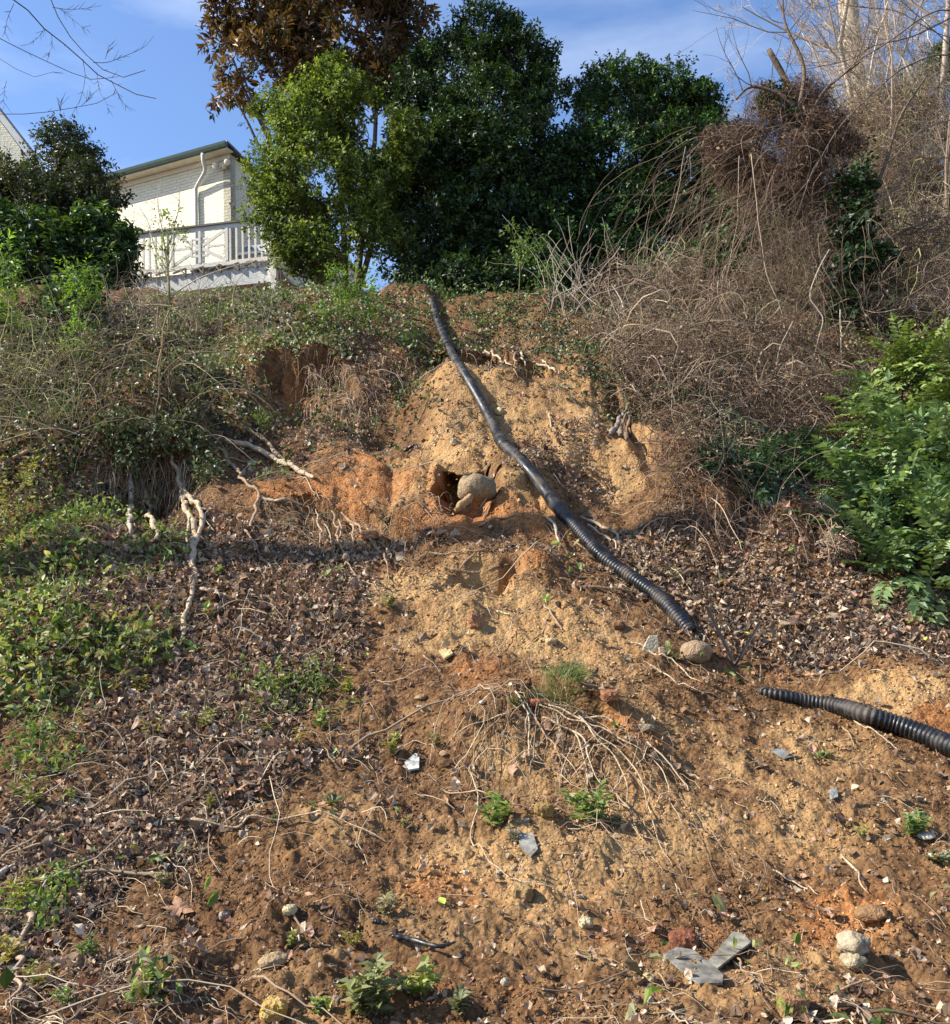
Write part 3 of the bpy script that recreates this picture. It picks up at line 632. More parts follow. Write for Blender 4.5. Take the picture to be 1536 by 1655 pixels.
# fan of roots combing down over the mound
rs = np.random.RandomState(21)
fan = [[(865, 1143), (905, 1152), (950, 1170), (995, 1195), (1030, 1235), (1052, 1290), (1063, 1330)], [(872, 1148), (915, 1166), (960, 1192), (1000, 1225), (1032, 1268), (1050, 1320), (1080, 1400), (1087, 1412)],
       [(888, 1150), (935, 1175), (975, 1210), (1008, 1260), (1020, 1300)], [(850, 1145), (820, 1165), (790, 1190), (760, 1220), (735, 1260)], [(900, 1160), (906, 1190), (895, 1215), (915, 1240), (935, 1270)],
       [(860, 1150), (850, 1180), (862, 1215), (880, 1240)], [(845, 1150), (815, 1190), (800, 1230), (790, 1260)], [(920, 1185), (940, 1210), (955, 1245), (970, 1280), (990, 1300)], [(925, 1165), (985, 1200), (1035, 1225), (1090, 1250)],
       [(870, 1160), (880, 1200), (900, 1230), (905, 1262)], [(830, 1160), (780, 1178), (745, 1200), (715, 1215)], [(940, 1160), (1000, 1185), (1050, 1190)], [(1030, 1260), (1048, 1300), (1040, 1340), (1060, 1375)],
       [(1050, 1230), (1075, 1270), (1095, 1320), (1100, 1345)], [(880, 1170), (925, 1200), (948, 1240), (952, 1290)], [(1002, 1290), (1022, 1330), (1040, 1370)]]
FL_ = ['upper long root of the fan curving right round the mound', 'longest root of the fan ending lowest on the bare soil', 'root of the fan parallel inside the long ones', 'root of the fan sweeping down left to the litter', 'zigzag root in the middle of the fan', 'short root dropping from the crown of the fan',
       'root of the fan drooping left of its middle', 'crooked root of the fan ending beside the bushy weed', 'straight root of the fan reaching furthest right', 'root falling steeply at the centre of the fan', 'root of the fan reaching furthest left', 'short root along the top right of the fan',
       'kinked root at the lower tip of the fan', 'detached root at the right foot of the fan', 'slightly bowed root right of the fan centre', 'small separate root below the fan']
for k, uv in enumerate(fan):
    strand('exposed_root', FL_[k], 'root', uv, rs.uniform(1.6, 3.0), RP if k % 3 else RC, 3.0, group='roots combing over the soil mound', wa=.03, arch=.02)

# ------------------------------------------------------------------ stones, bricks, shards
def rock(name, label, u, v, wpx, hpx, col, cat='rock', seed=0, cube=0., mat='stone', flat=.7, sink=.25, rough=.14, rot=0, dpt=1.0, col2=None, group=None, into=0):
    c = g1(u, v+hpx*.45); m = np.linalg.norm(c)/F; rx = wpx*m*.42; rz = hpx*m*.42; col = [c_*.8 for c_ in col]; rough *= 1.25
    n = 14; th = np.linspace(0, np.pi, n); ph = np.arange(2*n)*np.pi/n; T, Ph = np.meshgrid(th, ph, indexing='ij')
    d = np.stack([np.sin(T)*np.cos(Ph), np.sin(T)*np.sin(Ph), np.cos(T)], -1)
    if cube: 
        q = d/np.abs(d).max(-1, keepdims=True); d0 = d*(1-cube)+q*cube*.82
    else: d0 = d
    d0 = d0*(1+rough*noise3(d*1.7+seed*3.3, seed)[..., None]+rough*.5*noise3(d*4.5+seed, seed+5)[..., None]+rough*.25*noise3(d*11+seed, seed+9)[..., None])
    v3 = d0*np.array([rx, rx*dpt, rz]); a = math.radians(rot); ca, sa = math.cos(a), math.sin(a)
    v3 = np.stack([v3[..., 0]*ca-v3[..., 2]*sa*.6, v3[..., 1], v3[..., 0]*sa*.6+v3[..., 2]*ca], -1)
    pos = np.array([c[0], c[1]+rx*.3, 0]); pos[2] = float(hz(pos[0], pos[1]))+rz*(1-2*sink)
    if into: pos = P(float(u), float(v), g1(u, v+hpx)[1]+into)
    V = (v3+pos).reshape(-1, 3); W2 = 2*n; idx = np.arange(n*W2).reshape(n, W2)
    Fq = np.stack([idx[:-1], idx[1:], np.roll(idx[1:], -1, 1), np.roll(idx[:-1], -1, 1)], -1).reshape(-1, 4)
    C = np.tile(np.array(col, float), (len(V), 1))
    if col2 is not None:
        k = sstep(-.1, .25, noise3(d*2.2+seed, seed+2)).reshape(-1, 1); C = C*(1-k)+np.array(col2)*k
    mb = MB(); mb.add(V, Fq, C); o = mb.build(name, MAT[mat], smooth=cube == 0); return tag(o, label, cat, group)
rock('boulder', 'rough round grey-tan boulder lodged in the washed-out hole', 770, 790, 80, 58, (.36, .26, .155), seed=3, rough=.12, sink=.1, rot=-12, into=.30)
rock('boulder', 'round brown pebbly boulder at the foot of the long pipe', 1128, 1050, 58, 46, (.36, .25, .15), seed=5, rough=.1, sink=.25)
rock('rock', 'pale rounded rock on the lower right soil, larger of two', 1384, 1528, 52, 32, (.46, .37, .25), seed=7, rough=.24, sink=.15)
rock('rock', 'smaller pale rock touching the larger one below it', 1384, 1556, 38, 26, (.44, .35, .22), seed=8, rough=.24, sink=.2)
rock('rock', 'yellow ochre block of stone at the bottom left edge', 442, 1634, 50, 38, (.50, .32, .07), seed=9, cube=.6, sink=.15, rot=-24, col2=(.5, .33, .12))
rock('rock', 'mossy wedge of brick near the bottom right', 1284, 1622, 54, 50, (.36, .20, .10), seed=10, cube=.7, rough=.1, mat='moss', col2=(.16, .20, .04), rot=-20, cat='brick')
rock('brick_piece', 'dark red-brown lump of brick above the slate tiles', 1106, 1518, 52, 38, (.26, .10, .055), seed=11, cube=.45, mat='moss', cat='brick')
rock('brick_piece', 'red brick chunk casting a dark shadow right of the grass tuft', 988, 1140, 38, 24, (.34, .15, .07), seed=12, cube=.7, cat='brick', sink=.1)
rock('brick_piece', 'small red brick corner below the grass tuft', 866, 1134, 24, 16, (.42, .14, .07), seed=13, cube=.8, cat='brick', rot=-15)
rock('brick_piece', 'pointed pinkish brick piece standing on the sandy fan', 767, 1000, 26, 32, (.40, .19, .10), seed=14, cube=.4, cat='brick', rot=10)
rock('brick_piece', 'flat reddish block at the edge of the root fringe', 598, 866, 38, 22, (.38, .19, .10), seed=15, cube=.8, cat='brick')
rock('rock', 'small tan rock on the lower middle soil', 948, 1492, 26, 20, (.56, .46, .27), seed=16, cube=.3, sink=.1)
rock('rock', 'ochre rock in the shade of the rooty mound', 880, 1303, 38, 30, (.33, .21, .07), seed=17, cube=.3)
rock('rock', 'brown cube-shaped clod in the middle foreground', 846, 1440, 40, 34, (.34, .22, .10), seed=18, cube=.5)
rock('rock', 'long brown stone near the bottom left of the path', 440, 1550, 52, 22, (.38, .27, .15), seed=19, rot=12)
rock('rock', 'pale chunk of mortar on the left foreground soil', 468, 1474, 26, 18, (.52, .42, .24), seed=20, cube=.4, sink=.1)
rock('rock', 'grey stone beside the fallen maple leaf', 362, 1480, 20, 16, (.36, .29, .22), seed=21, cube=.3)
rock('rock', 'round tan stone beside the pipe on the sandy face', 808, 664, 22, 16, (.60, .47, .26), seed=22)
rock('rock', 'small block on the slope above the hole', 734, 714, 14, 16, (.56, .42, .26), seed=23, cube=.6, sink=.05)
rock('rock', 'small dark rock right of the sandy fan', 1000, 1008, 26, 20, (.26, .14, .07), seed=24, cube=.5)
rock('rock', 'tan stone on the sandy fan near the middle', 892, 1036, 24, 16, (.48, .36, .2), seed=25, cube=.4)
rock('rock', 'brown stone lying on the dark soil left of the mound', 680, 1126, 24, 12, (.42, .26, .13), seed=26)
rock('rock', 'small white pebble left of the grass tuft', 779, 1135, 10, 8, (.60, .52, .42), seed=27)
rock('rock', 'cream nodule left of the tile shards', 1050, 1583, 22, 20, (.56, .42, .22), seed=28, sink=.1)
rock('rock', 'small cream stone in the bottom middle soil', 816, 1588, 14, 14, (.55, .48, .33), seed=29, sink=.1)
rock('rock', 'flat white stone under the right-hand weeds', 1500, 1354, 30, 12, (.62, .54, .44), seed=30)
rock('rock', 'brown clod beside the right edge path', 1415, 1480, 50, 24, (.30, .17, .08), seed=31, rough=.2)
rock('rock', 'pale stone block near the head of the long pipe', 660, 452, 30, 12, (.56, .50, .38), seed=32, cube=.5)
rock('rock', 'round pale stone beside the pipe head', 706, 456, 22, 12, (.5, .43, .3), seed=33)
rock('rock', 'grey-green stone by the slope path under the pipe foot', 1048, 1178, 30, 14, (.26, .22, .14), seed=34)
rs = np.random.RandomState(77)
MARKS = [(1140, 1565, 'the slate tiles'), (1384, 1540, 'the pale rock pair'), (1284, 1622, 'the mossy brick'), (1106, 1515, 'the dark brick lump'), (905, 1110, 'the grass tuft'), (1128, 1048, 'the pebbly boulder'), (1420, 1180, 'the lower black pipe'), (958, 1310, 'the bushy weed'),
         (803, 1320, 'the yellow leaf'), (715, 1458, 'the lime leaf'), (598, 1610, 'the round-leaved weed'), (442, 1634, 'the yellow ochre block'), (690, 1540, 'the black plastic strip'), (666, 1237, 'the white tile shard'), (440, 1550, 'the long brown stone'), (767, 1000, 'the pointed brick piece'), (722, 1060, 'the cream shard'), (1326, 1225, 'the green rosette'), (1478, 1345, 'the right-edge weed'), (948, 1492, 'the small tan rock'), (1290, 1440, 'the curved pale twig'), (290, 1474, 'the large maple leaf'), (850, 1365, 'the pale grey shard')]
used_lab = set()
def where(u, v):
    m = sorted(MARKS, key=lambda a: (a[0]-u)**2+(a[1]-v)**2); r = []
    for a in m[:4]:
        dx, dy = u-a[0], v-a[1]; r.append(('right of ' if dx > 0 else 'left of ') + a[2] if abs(dx) > abs(dy)*1.2 else ('just below ' if dy > 0 else 'just above ')+a[2])
    return r
for k in range(44):     # a sprinkling of small stones
    u = rs.uniform(430, 1500); v = rs.uniform(1000, 1640); ci = rs.randint(4); cc = [(.42, .31, .18), (.32, .18, .10), (.46, .38, .27), (.23, .15, .09)][ci]
    s_ = rs.lognormal(2.1, .35)*(.5+.5*(v-900)/700)
    cn = ['tan', 'reddish', 'cream', 'dark brown'][ci]
    for sz_ in ('small', 'little', 'loose'):
        lab = next((f'{sz_} {cn} stone {w_}' for w_ in where(u, v) if f'{sz_} {cn} stone {w_}' not in used_lab), None)
        if lab: break
    used_lab.add(lab)
    rock('small_stone', lab, u, v, s_*1.1, s_*.8, cc, 'stone', seed=100+k, cube=rs.uniform(0, .6), sink=.2, group='small stones scattered on the clay path')
def pebbles():
    x, y, rs = cand(1500, 2.4, 8, 44); s, o, l = surf_masks(x, y); kp = rs.rand(len(x)) < .25+.4*s; x, y = x[kp], y[kp]; n = len(x)
    ico = np.array([[1, 0, 0], [-.9, .1, 0], [0, 1, .1], [.1, -.9, 0], [0, .1, .8], [0, 0, -.8], [.6, .6, .4], [-.6, -.5, .5]])
    fc = np.array([[4, 0, 6], [4, 6, 2], [0, 2, 6], [4, 2, 1], [4, 1, 7], [4, 7, 3], [1, 3, 7], [4, 3, 0], [5, 2, 0], [5, 1, 2], [5, 3, 1], [5, 0, 3]])
    pos, fr, N = lay(x, y, rs, .6, 0); sz = rs.lognormal(-4.5, .4, n); mb = scatter((ico, fc), pos, fr, sz[:, None]*rs.uniform(.6, 1.2, (n, 3)), palette(n, [(.42, .32, .2), (.34, .2, .11), (.48, .41, .3), (.3, .24, .18)], None, .15, rs), rs=rs)
    tag(mb.build('pebbles', MAT['stone'], smooth=False), 'scattered pebbles and grit on the bare clay', 'pebbles', kind='stuff')
pebbles()

def slab(name, label, poly, thick, col, cat='tile', mat='slate', lift=.012, group=None, tilt=0, parent=None, col2=None):
    p = gp([a for a, b in poly], [b for a, b in poly]); c = p.mean(0); n = gnormal(np.array([c[0]]), np.array([c[1]]))[0]
    # best flat plane through the outline on the ground
    q = p-c; nn = np.linalg.svd(q)[2][2]; nn = nn*np.sign(nn[2]); n = nrm(.5*nn+.5*n)
    q = q-(q@n)[:, None]*n; q += c+n*lift
    k = len(q); V = np.vstack([q+n*thick, q]); Fs = [list(range(k)), list(range(2*k-1, k-1, -1))]+[[i, i+k, (i+1) % k+k, (i+1) % k] for i in range(k)]
    if nrm(np.cross(q[1]-q[0], q[2]-q[0]))@n < 0: Fs = [f[::-1] for f in Fs]
    mb = MB(); mb.add(V, Fs, col); o = mb.build(name, MAT[mat], parent, smooth=False)
    return tag(o, label, cat, group) if label else o
slab('slate_tile', 'wide grey slate tile shard lying flat, left of the pair', [(1072, 1550), (1096, 1541), (1122, 1545), (1170, 1588), (1168, 1597), (1132, 1598), (1112, 1588)], .008, (.17, .16, .135))
slab('slate_tile', 'narrow grey slate tile strip with pale wear, right of the pair', [(1142, 1562), (1184, 1523), (1198, 1526), (1214, 1536), (1160, 1572)], .008, (.23, .215, .165), lift=.02)
slab('slate_tile', 'small blue-grey slate chip below the lower pipe', [(1245, 1217), (1262, 1214), (1283, 1226), (1268, 1232)], .006, (.17, .17, .155))
slab('slate_tile', 'small grey chip on sand by the right-hand path', [(1338, 1283), (1352, 1279), (1354, 1293), (1342, 1296)], .006, (.24, .235, .215))
slab('slate_tile', 'pale grey shard in the litter of the middle foreground', [(836, 1352), (862, 1352), (870, 1378), (858, 1392), (842, 1376)], .006, (.22, .21, .18))
slab('tile_shard', 'white broken tile shard left of the rooty mound', [(655, 1238), (672, 1224), (679, 1226), (678, 1246), (660, 1250)], .010, (.48, .48, .44))
slab('tile_shard', 'cream wedge-shaped shard on the sandy slope', [(710, 1056), (726, 1053), (734, 1060), (720, 1070)], .014, (.48, .36, .18), mat='stone')
def prism(name, label, cat, uv, h, w_, d_, col, mat='stone', lean=0, taper=.6):
    c = g1(*uv); b = np.array([[-w_, 0, 0], [w_, 0, 0], [w_, d_, 0], [-w_, d_, 0]]); tp = b*taper+[lean, 0, h]; V = np.vstack([b, tp])+c-np.array([0, 0, .02])
    mb = MB(); mb.add(V, np.array([[0, 3, 2, 1], [4, 5, 6, 7], [0, 1, 5, 4], [1, 2, 6, 5], [2, 3, 7, 6], [3, 0, 4, 7]]), col); o = mb.build(name, MAT[mat], smooth=False)
    bv = o.modifiers.new('bevel', 'BEVEL'); bv.width = .004; bv.segments = 2
    return tag(o, label, cat)
prism('stone_block', 'cream wedge of tile standing left of the pebbly boulder', 'block', (1049, 1054), .115, .058, .03, (.48, .42, .30), lean=.035, taper=.45)
prism('stone_block', 'small upright tan block between wedge and boulder', 'block', (1071, 1060), .07, .018, .03, (.55, .44, .28), taper=.9)
# two dark stakes crossing at the ground
def stake(label, a, b, w_=.012):
    pa = g1(*b); yb = pa[1]; pb = P(float(a[0]), float(a[1]), yb+.02); d = nrm(pb-pa); s = nrm(np.cross(d, [0, 1, 0])); q = nrm(np.cross(d, s))
    prof = [(0, 0), (2.0, 0), (2.0, .3), (.3, .3), (.3, 1.4), (0, 1.4)]; V = []
    for o_ in (pa-d*.05, pb):
        for x_, y_ in prof: V.append(o_+s*(x_-1)*w_*.55+q*y_*w_)
    k = 6; mb = MB(); mb.add(V, [list(range(k))[::-1], list(range(k, 2*k))]+[[i, (i+1) % k, (i+1) % k+k, i+k] for i in range(k)], (.05, .043, .038))
    return tag(mb.build('metal_stake', MAT['metal'], smooth=False), label, 'stake')
stake('long dark metal stake leaning left above the buried pipe', (1143, 982), (1187, 1074), .015)
stake('shorter dark metal stake leaning right and meeting the longer one', (1229, 1005), (1188, 1075), .012)
strand('plastic_strip', 'torn strip of black plastic curled on the lower ground', 'plastic', [(636, 1527), (665, 1533), (690, 1541), (715, 1543), (738, 1534)], 6, (.02, .018, .018), .8, end=.5, mat='plastic')
strand('plastic_strip', 'small scrap of black plastic left of the torn strip', 'plastic', [(600, 1508), (612, 1509), (622, 1513)], 6, (.02, .018, .018), .8, end=.6, mat='plastic')
strand('plastic_strip', 'dark curved scrap on the sandy slope left of the pipe', 'plastic', [(650, 734), (662, 732), (672, 728), (678, 734)], 4, (.03, .028, .026), 1, end=.5, mat='plastic')
# snapped log in the mouth of the hole
lg = empty('broken_root', g1(745, 836)); tag(lg, 'snapped orange-tan root piece lying in the mouth of the hole', 'root')
strand('main_piece', None, None, [(738, 842), (750, 830), (762, 818), (772, 806)], 9, (.36, .22, .11), 1.3, end=.75, parent=lg, wa=.02)
strand('stub', None, None, [(768, 812), (770, 803), (764, 796)], 7, (.38, .25, .13), 2.2, end=.7, parent=lg)
# grey stump in the bank at the right of the sandy face
st = empty('stump', g1(1000, 700)); tag(st, 'splintered grey stump sticking out of the sandy bank by the thicket', 'stump')
for k, (uv, r, c) in enumerate([([(990, 716), (998, 698), (1008, 680), (1011, 668)], 6, (.27, .22, .18)), ([(1004, 718), (1010, 700), (1014, 682)], 6, (.22, .16, .12)), ([(1014, 722), (1018, 700), (1018, 684)], 5, (.16, .11, .08))]):
    strand('splinter', None, None, uv, r, c, 1.8, end=.4, parent=st)

# ------------------------------------------------------------------ house, deck
def boxmb(mb, o, ax, ay, az, col=(1, 1, 1)):
    """box with corner o and edge vectors"""
    o, ax, ay, az = map(lambda a: np.asarray(a, float), (o, ax, ay, az))
    V = np.array([o, o+ax, o+ax+ay, o+ay, o+az, o+ax+az, o+ax+ay+az, o+ay+az])
    Fc = np.array([[0, 3, 2, 1], [4, 5, 6, 7], [0, 1, 5, 4], [1, 2, 6, 5], [2, 3, 7, 6], [3, 0, 4, 7]])
    if np.cross(ax, ay)@az < 0: Fc = Fc[:, ::-1]
    mb.add(V, Fc, col); return mb
def beam(mb, a, b, w_, h_, side, col=(1, 1, 1)):
    """bar from a to b; side = unit vector of its width; centred"""
    a = np.asarray(a, float); b = np.asarray(b, float); d = b-a; s = nrm(np.asarray(side, float)); n = nrm(np.cross(d, s)); s = nrm(np.cross(n, d))
    return boxmb(mb, a-s*w_/2-n*h_/2, d, s*w_, n*h_, col)
Zu = np.array([0, 0, 1.])
WHITE = (.80, .76, .65); CREAM = (.80, .76, .62)
def brick_mat():
    m, t, b = newmat('painted_brick'); l = t.links.new
    uvn = nd(t, 'ShaderNodeUVMap'); br = nd(t, 'ShaderNodeTexBrick'); br.inputs['Scale'].default_value = 1; br.inputs['Brick Width'].default_value = .215; br.inputs['Row Height'].default_value = .075
    br.inputs['Mortar Size'].default_value = .006; br.inputs['Mortar Smooth'].default_value = .6; br.inputs['Color1'].default_value = (.92, .86, .64, 1); br.inputs['Color2'].default_value = (.86, .80, .58, 1); br.inputs['Mortar'].default_value = (.74, .70, .56, 1)
    l(uvn.outputs[0], br.inputs['Vector']); n = nd(t, 'ShaderNodeTexNoise'); n.inputs['Scale'].default_value = 9; n.inputs['Detail'].default_value = 6; l(uvn.outputs[0], n.inputs[0])
    x = nd(t, 'ShaderNodeMix', data_type='RGBA', blend_type='MULTIPLY'); x.inputs[0].default_value = .08; l(br.outputs[0], x.inputs[6]); l(n.outputs[0], x.inputs[7]); l(x.outputs[2], b.inputs['Base Color'])
    b.inputs['Roughness'].default_value = .75
    h = nd(t, 'ShaderNodeMath', operation='MULTIPLY_ADD'); l(br.outputs['Fac'], h.inputs[0]); h.inputs[1].default_value = -1.0
    n2 = nd(t, 'ShaderNodeTexNoise'); n2.inputs['Scale'].default_value = 14; n2.inputs['Detail'].default_value = 4; l(uvn.outputs[0], n2.inputs[0]); l(n2.outputs[0], h.inputs[2])
    bp = nd(t, 'ShaderNodeBump'); bp.inputs['Strength'].default_value = 1; bp.inputs['Distance'].default_value = .014; l(h.outputs[0], bp.inputs['Height']); l(bp.outputs[0], b.inputs['Normal'])
    return m
MAT['brick'] = brick_mat()
def wall(name, pts, thick, parent, nrm_):
    """flat wall polygon given counter-clockwise seen from outside, with UVs in metres"""
    p = np.asarray(pts, float); n = np.asarray(nrm_, float); k = len(p); V = np.vstack([p, p-n*thick])
    Fc = [list(range(k)), list(range(2*k-1, k-1, -1))]+[[i, i+k, (i+1) % k+k, (i+1) % k] for i in range(k)]
    mb = MB(); mb.add(V, Fc); o = mb.build(name, MAT['brick'], parent, smooth=False)
    t_ = nrm(np.cross(Zu, n)); uvl = o.data.uv_layers.new(name='UVMap'); co = np.empty(len(o.data.vertices)*3); o.data.vertices.foreach_get('co', co); co = co.reshape(-1, 3)
    li = np.empty(len(o.data.loops), int); o.data.loops.foreach_get('vertex_index', li); uv = np.stack([co@t_, co[:, 2]], -1)[li]; uvl.data.foreach_set('uv', uv.ravel()); return o

HC = P(372., 250., 21.0)            # top of the near corner of the house wall
FL = P(185., 292., 22.3)-HC; FL[2] = 0; FLl = np.linalg.norm(FL); fl = FL/FLl       # along the sunlit wall, going left and away
sr = np.array([-fl[1], fl[0], 0]); sr = sr if sr[0] > 0 else -sr                      # along the shaded wall
nf = nrm(np.cross(Zu, fl)); nf = nf if nf[1] < 0 else -nf; nr = -fl
gz = 4.2
hb = empty('brick_house', (HC[0], HC[1], gz)); tag(hb, 'cream painted brick house end with green eave behind the white deck', 'house')
W1 = HC+fl*9.0; W2 = HC+sr*6.0
wall('front_wall', [[HC[0], HC[1], gz], [HC[0], HC[1], HC[2]+.02], [W1[0], W1[1], HC[2]+.02], [W1[0], W1[1], gz]], .2, hb, nf)
apex = HC+sr*3.0+Zu*-.02
wall('side_wall', [[HC[0], HC[1], gz], [W2[0], W2[1], gz], [W2[0], W2[1], HC[2]-.9], [HC[0], HC[1], HC[2]+.02]], .2, hb, nr)
mb = MB(); sl_ = sr*6.4+Zu*(-1.05)
boxmb(mb, HC+nf*.30+nr*.14+Zu*.14-sr*0, fl*9.2, sl_+sr*0, Zu*.05, (.10, .11, .11)); mb.build('roof', MAT['metal'], hb, smooth=False)
mb = MB(); boxmb(mb, HC+nf*.02+nr*.10+Zu*.02, fl*9.1, nf*.26, Zu*.025, CREAM); boxmb(mb, HC+nf*.003-Zu*.10, fl*9, nf*.03, Zu*.11, CREAM); mb.build('soffit', MAT['paint'], hb, smooth=False)
mb = MB(); gcol = (.035, .075, .06)
prof = [(0, 0), (.075, 0), (.10, .06), (.115, .115), (.10, .12), (0, .12)]; V = []
for e in (nr*.14, fl*9.1):
    for a_, b_ in prof: V.append(HC+nf*.28+e+nf*a_+Zu*(b_+.02))
k = 6; mb.add(V, [list(range(k)), list(range(2*k-1, k-1, -1))]+[[i, (i+1) % k, (i+1) % k+k, i+k] for i in range(k)], gcol); mb.build('gutter', MAT['metal'], hb, smooth=False)
ds = HC+fl*.52
dpp = [ds+nf*.33-Zu*.0, ds+nf*.33-Zu*.14, ds+nf*.30-Zu*.22, ds+fl*.05+nf*.20-Zu*.36, ds+fl*.36+nf*.10-Zu*.62, ds+fl*.42+nf*.06-Zu*.74, ds+fl*.42+nf*.06-Zu*1.4, ds+fl*.42+nf*.06-Zu*3.2]
dn = smooth(dpp, 60); tubes(dn[None], np.full((1, 60), .042), 10, (.62, .60, .54)).build('downspout', MAT['paint'], hb)
mb = MB(); c0 = HC+fl*.12+nf*.02-Zu*.30
tubes(np.array([c0, c0+nf*.08, c0+nf*.10+fl*.02])[None], np.full((1, 3), .05), 12, CREAM, mb)
for sd in (-1, 1):
    a0 = c0+nf*.1; a1 = a0+fl*.15*sd+Zu*.06; tubes(np.array([a0, (a0+a1)/2+Zu*.02, a1])[None], np.full((1, 3), .016), 8, CREAM, mb)
    dd = nrm(nf*.8-Zu*.5+fl*.3*sd); tubes(np.array([a1-dd*.05, a1, a1+dd*.09, a1+dd*.10])[None], np.array([[.03, .055, .075, .07]]), 14, CREAM, mb)
mb.build('flood_lamp', MAT['paint'], hb)
# far corner gable of the second house, peeking in at the left edge
h2 = empty('gabled_house', (-17, 27, gz)); tag(h2, 'cream brick gable with dark roof edge at the left border', 'house')
A0 = P(-160., -30., 27.0); A1 = P(52., 244., 27.0); A2 = P(-380., 228., 27.0)
wall('gable_wall', [[A2[0], 27, gz], [A1[0]-.15, 27, gz], [A1[0]-.15, 27, A1[2]-.2], [A0[0], 27, A0[2]-.2], [A2[0], 27, A2[2]-.2]], .3, h2, (0, -1, 0))
mb = MB(); d_ = A1-A0; boxmb(mb, A0+[0, -.10, -.32], d_*1.06, [0, .12, 0], [0, 0, .30], (.80, .78, .70)); mb.build('rake_board', MAT['paint'], h2, smooth=False)
mb = MB(); boxmb(mb, A0+[0, -.14, -.015], d_*1.03, [0, .5, 0], [0, 0, .05], (.07, .075, .08)); mb.build('roof', MAT['metal'], h2, smooth=False)

# deck with white railing
DA = P(441., 352., 17.4); DB = P(150., 381., 18.0); DB[2] = DA[2]; dv = DB-DA; dl = np.linalg.norm(dv); dd = dv/dl; dnn = nrm(np.cross(Zu, dd)); dnn = dnn if dnn[1] < 0 else -dnn
dk = empty('deck', (DA[0], DA[1], DA[2]-1.2)); tag(dk, 'white railed wooden deck with crossed centre panel on the crest below the brick house', 'deck')
top = DA[2]
mb = MB(); beam(mb, DA+nf*0-dd*.06, DB, .10, .035, dnn, (.16, .14, .12)); mb.build('cap_rail', MAT['paint'], dk, smooth=False)
mb = MB(); beam(mb, DA-Zu*.062, DB-Zu*.062, .035, .085, dnn, WHITE); mb.build('top_rail', MAT['paint'], dk, smooth=False)
mb = MB(); beam(mb, DA-Zu*.80, DB-Zu*.80, .035, .085, dnn, WHITE); mb.build('bottom_rail', MAT['paint'], dk, smooth=False)
x = .10
xp0, xp1 = .93, 2.05
kk = 0
while x < dl:
    if not (xp0 < x < xp1):
        mb = MB(); beam(mb, DA+dd*x-Zu*.105, DA+dd*x-Zu*.757, .035, .035, dnn, WHITE); mb.build('baluster', MAT['paint'], dk, smooth=False)
    x += .128
mb = MB(); a_, b_ = DA+dd*xp0, DA+dd*xp1; c_ = DA+dd*(xp0+xp1)/2-Zu*.43
for p_, q_ in ((a_-Zu*.11, b_-Zu*.75), (a_-Zu*.75, b_-Zu*.11)):
    beam(mb, p_, q_, .03, .06, dnn, WHITE)
mb.build('crossed_panel', MAT['paint'], dk, smooth=False)
for k_ in (0, 1, 2):
    mb = MB(); q_ = DA+dd*(xp0+(xp1-xp0)*k_/2); beam(mb, q_-Zu*.105-dnn*.001*(k_ == 1), q_-Zu*.757-dnn*.001, .05, .05, dnn, WHITE); mb.build('panel_post', MAT['paint'], dk, smooth=False)
mb = MB(); sq = c_; hh = .17; qq = [sq+dd*hh+Zu*hh, sq-dd*hh+Zu*hh, sq-dd*hh-Zu*hh, sq+dd*hh-Zu*hh]
for k_ in range(4): beam(mb, qq[k_]+dnn*.002*k_, qq[(k_+1) % 4]+dnn*.002*k_, .024, .045, dnn, WHITE)
for s_ in (1, -1): beam(mb, sq+dd*s_*.17+dnn*.01, sq+dd*s_*.53+dnn*.01, .02, .045, dnn, WHITE)
mb.build('lattice', MAT['paint'], dk, smooth=False)
mb = MB(); beam(mb, DA-dd*.02+dnn*.03+Zu*.03, DA-dd*.02+dnn*.03-Zu*1.6, .11, .11, dnn, WHITE); mb.build('corner_post', MAT['paint'], dk, smooth=False)
mb = MB(); beam(mb, DA-Zu*1.12+dnn*.0+dd*.05, DB-Zu*1.12+dnn*.0, .035, .30, dnn, (.72, .72, .68)); mb.build('skirt_board', MAT['paint'], dk, smooth=False)
mb = MB(); boxmb(mb, DA-Zu*.95-dnn*.03, dd*dl, -dnn*2.0, Zu*.04, (.42, .38, .32)); mb.build('floor_boards', MAT['paint'], dk, smooth=False)
for k_ in range(9):      # little dark brackets under the bottom rail
    x = .32+k_*.36; q_ = DA+dd*x-Zu*.86+dnn*.05; mb = MB()
    beam(mb, q_+Zu*.02, q_+dd*.26-Zu*.05, .03, .028, dnn, (.11, .085, .07)); beam(mb, q_+Zu*.02+dnn*.002, q_-Zu*.12+dnn*.002, .03, .028, dnn, (.11, .085, .07)); beam(mb, q_-Zu*.12+dnn*.004, q_+dd*.10-Zu*.0+dnn*.004, .03, .024, dnn, (.30, .26, .2))
    mb.build('bracket', MAT['paint'], dk, smooth=False)
# side return rail with sloping stair rail at the right end
mb = MB(); beam(mb, DA-dnn*.05, DA-dnn*.8, .05, .05, dd, WHITE); beam(mb, DA-dnn*.05-Zu*.80, DA-dnn*.8-Zu*.8, .05, .05, dd, WHITE); mb.build('side_rail', MAT['paint'], dk, smooth=False)
for k_ in range(3):
    mb = MB(); q_ = DA-dnn*(.25+k_*.24)-dd*0; beam(mb, q_-Zu*.03, q_-Zu*.77, .035, .035, dd, WHITE); mb.build('baluster', MAT['paint'], dk, smooth=False)
mb = MB(); beam(mb, DA-dnn*.7+dd*.02-Zu*.10, DA-dnn*.7+dd*.62-Zu*.80, .05, .07, dnn, WHITE); mb.build('stair_rail', MAT['paint'], dk, smooth=False)
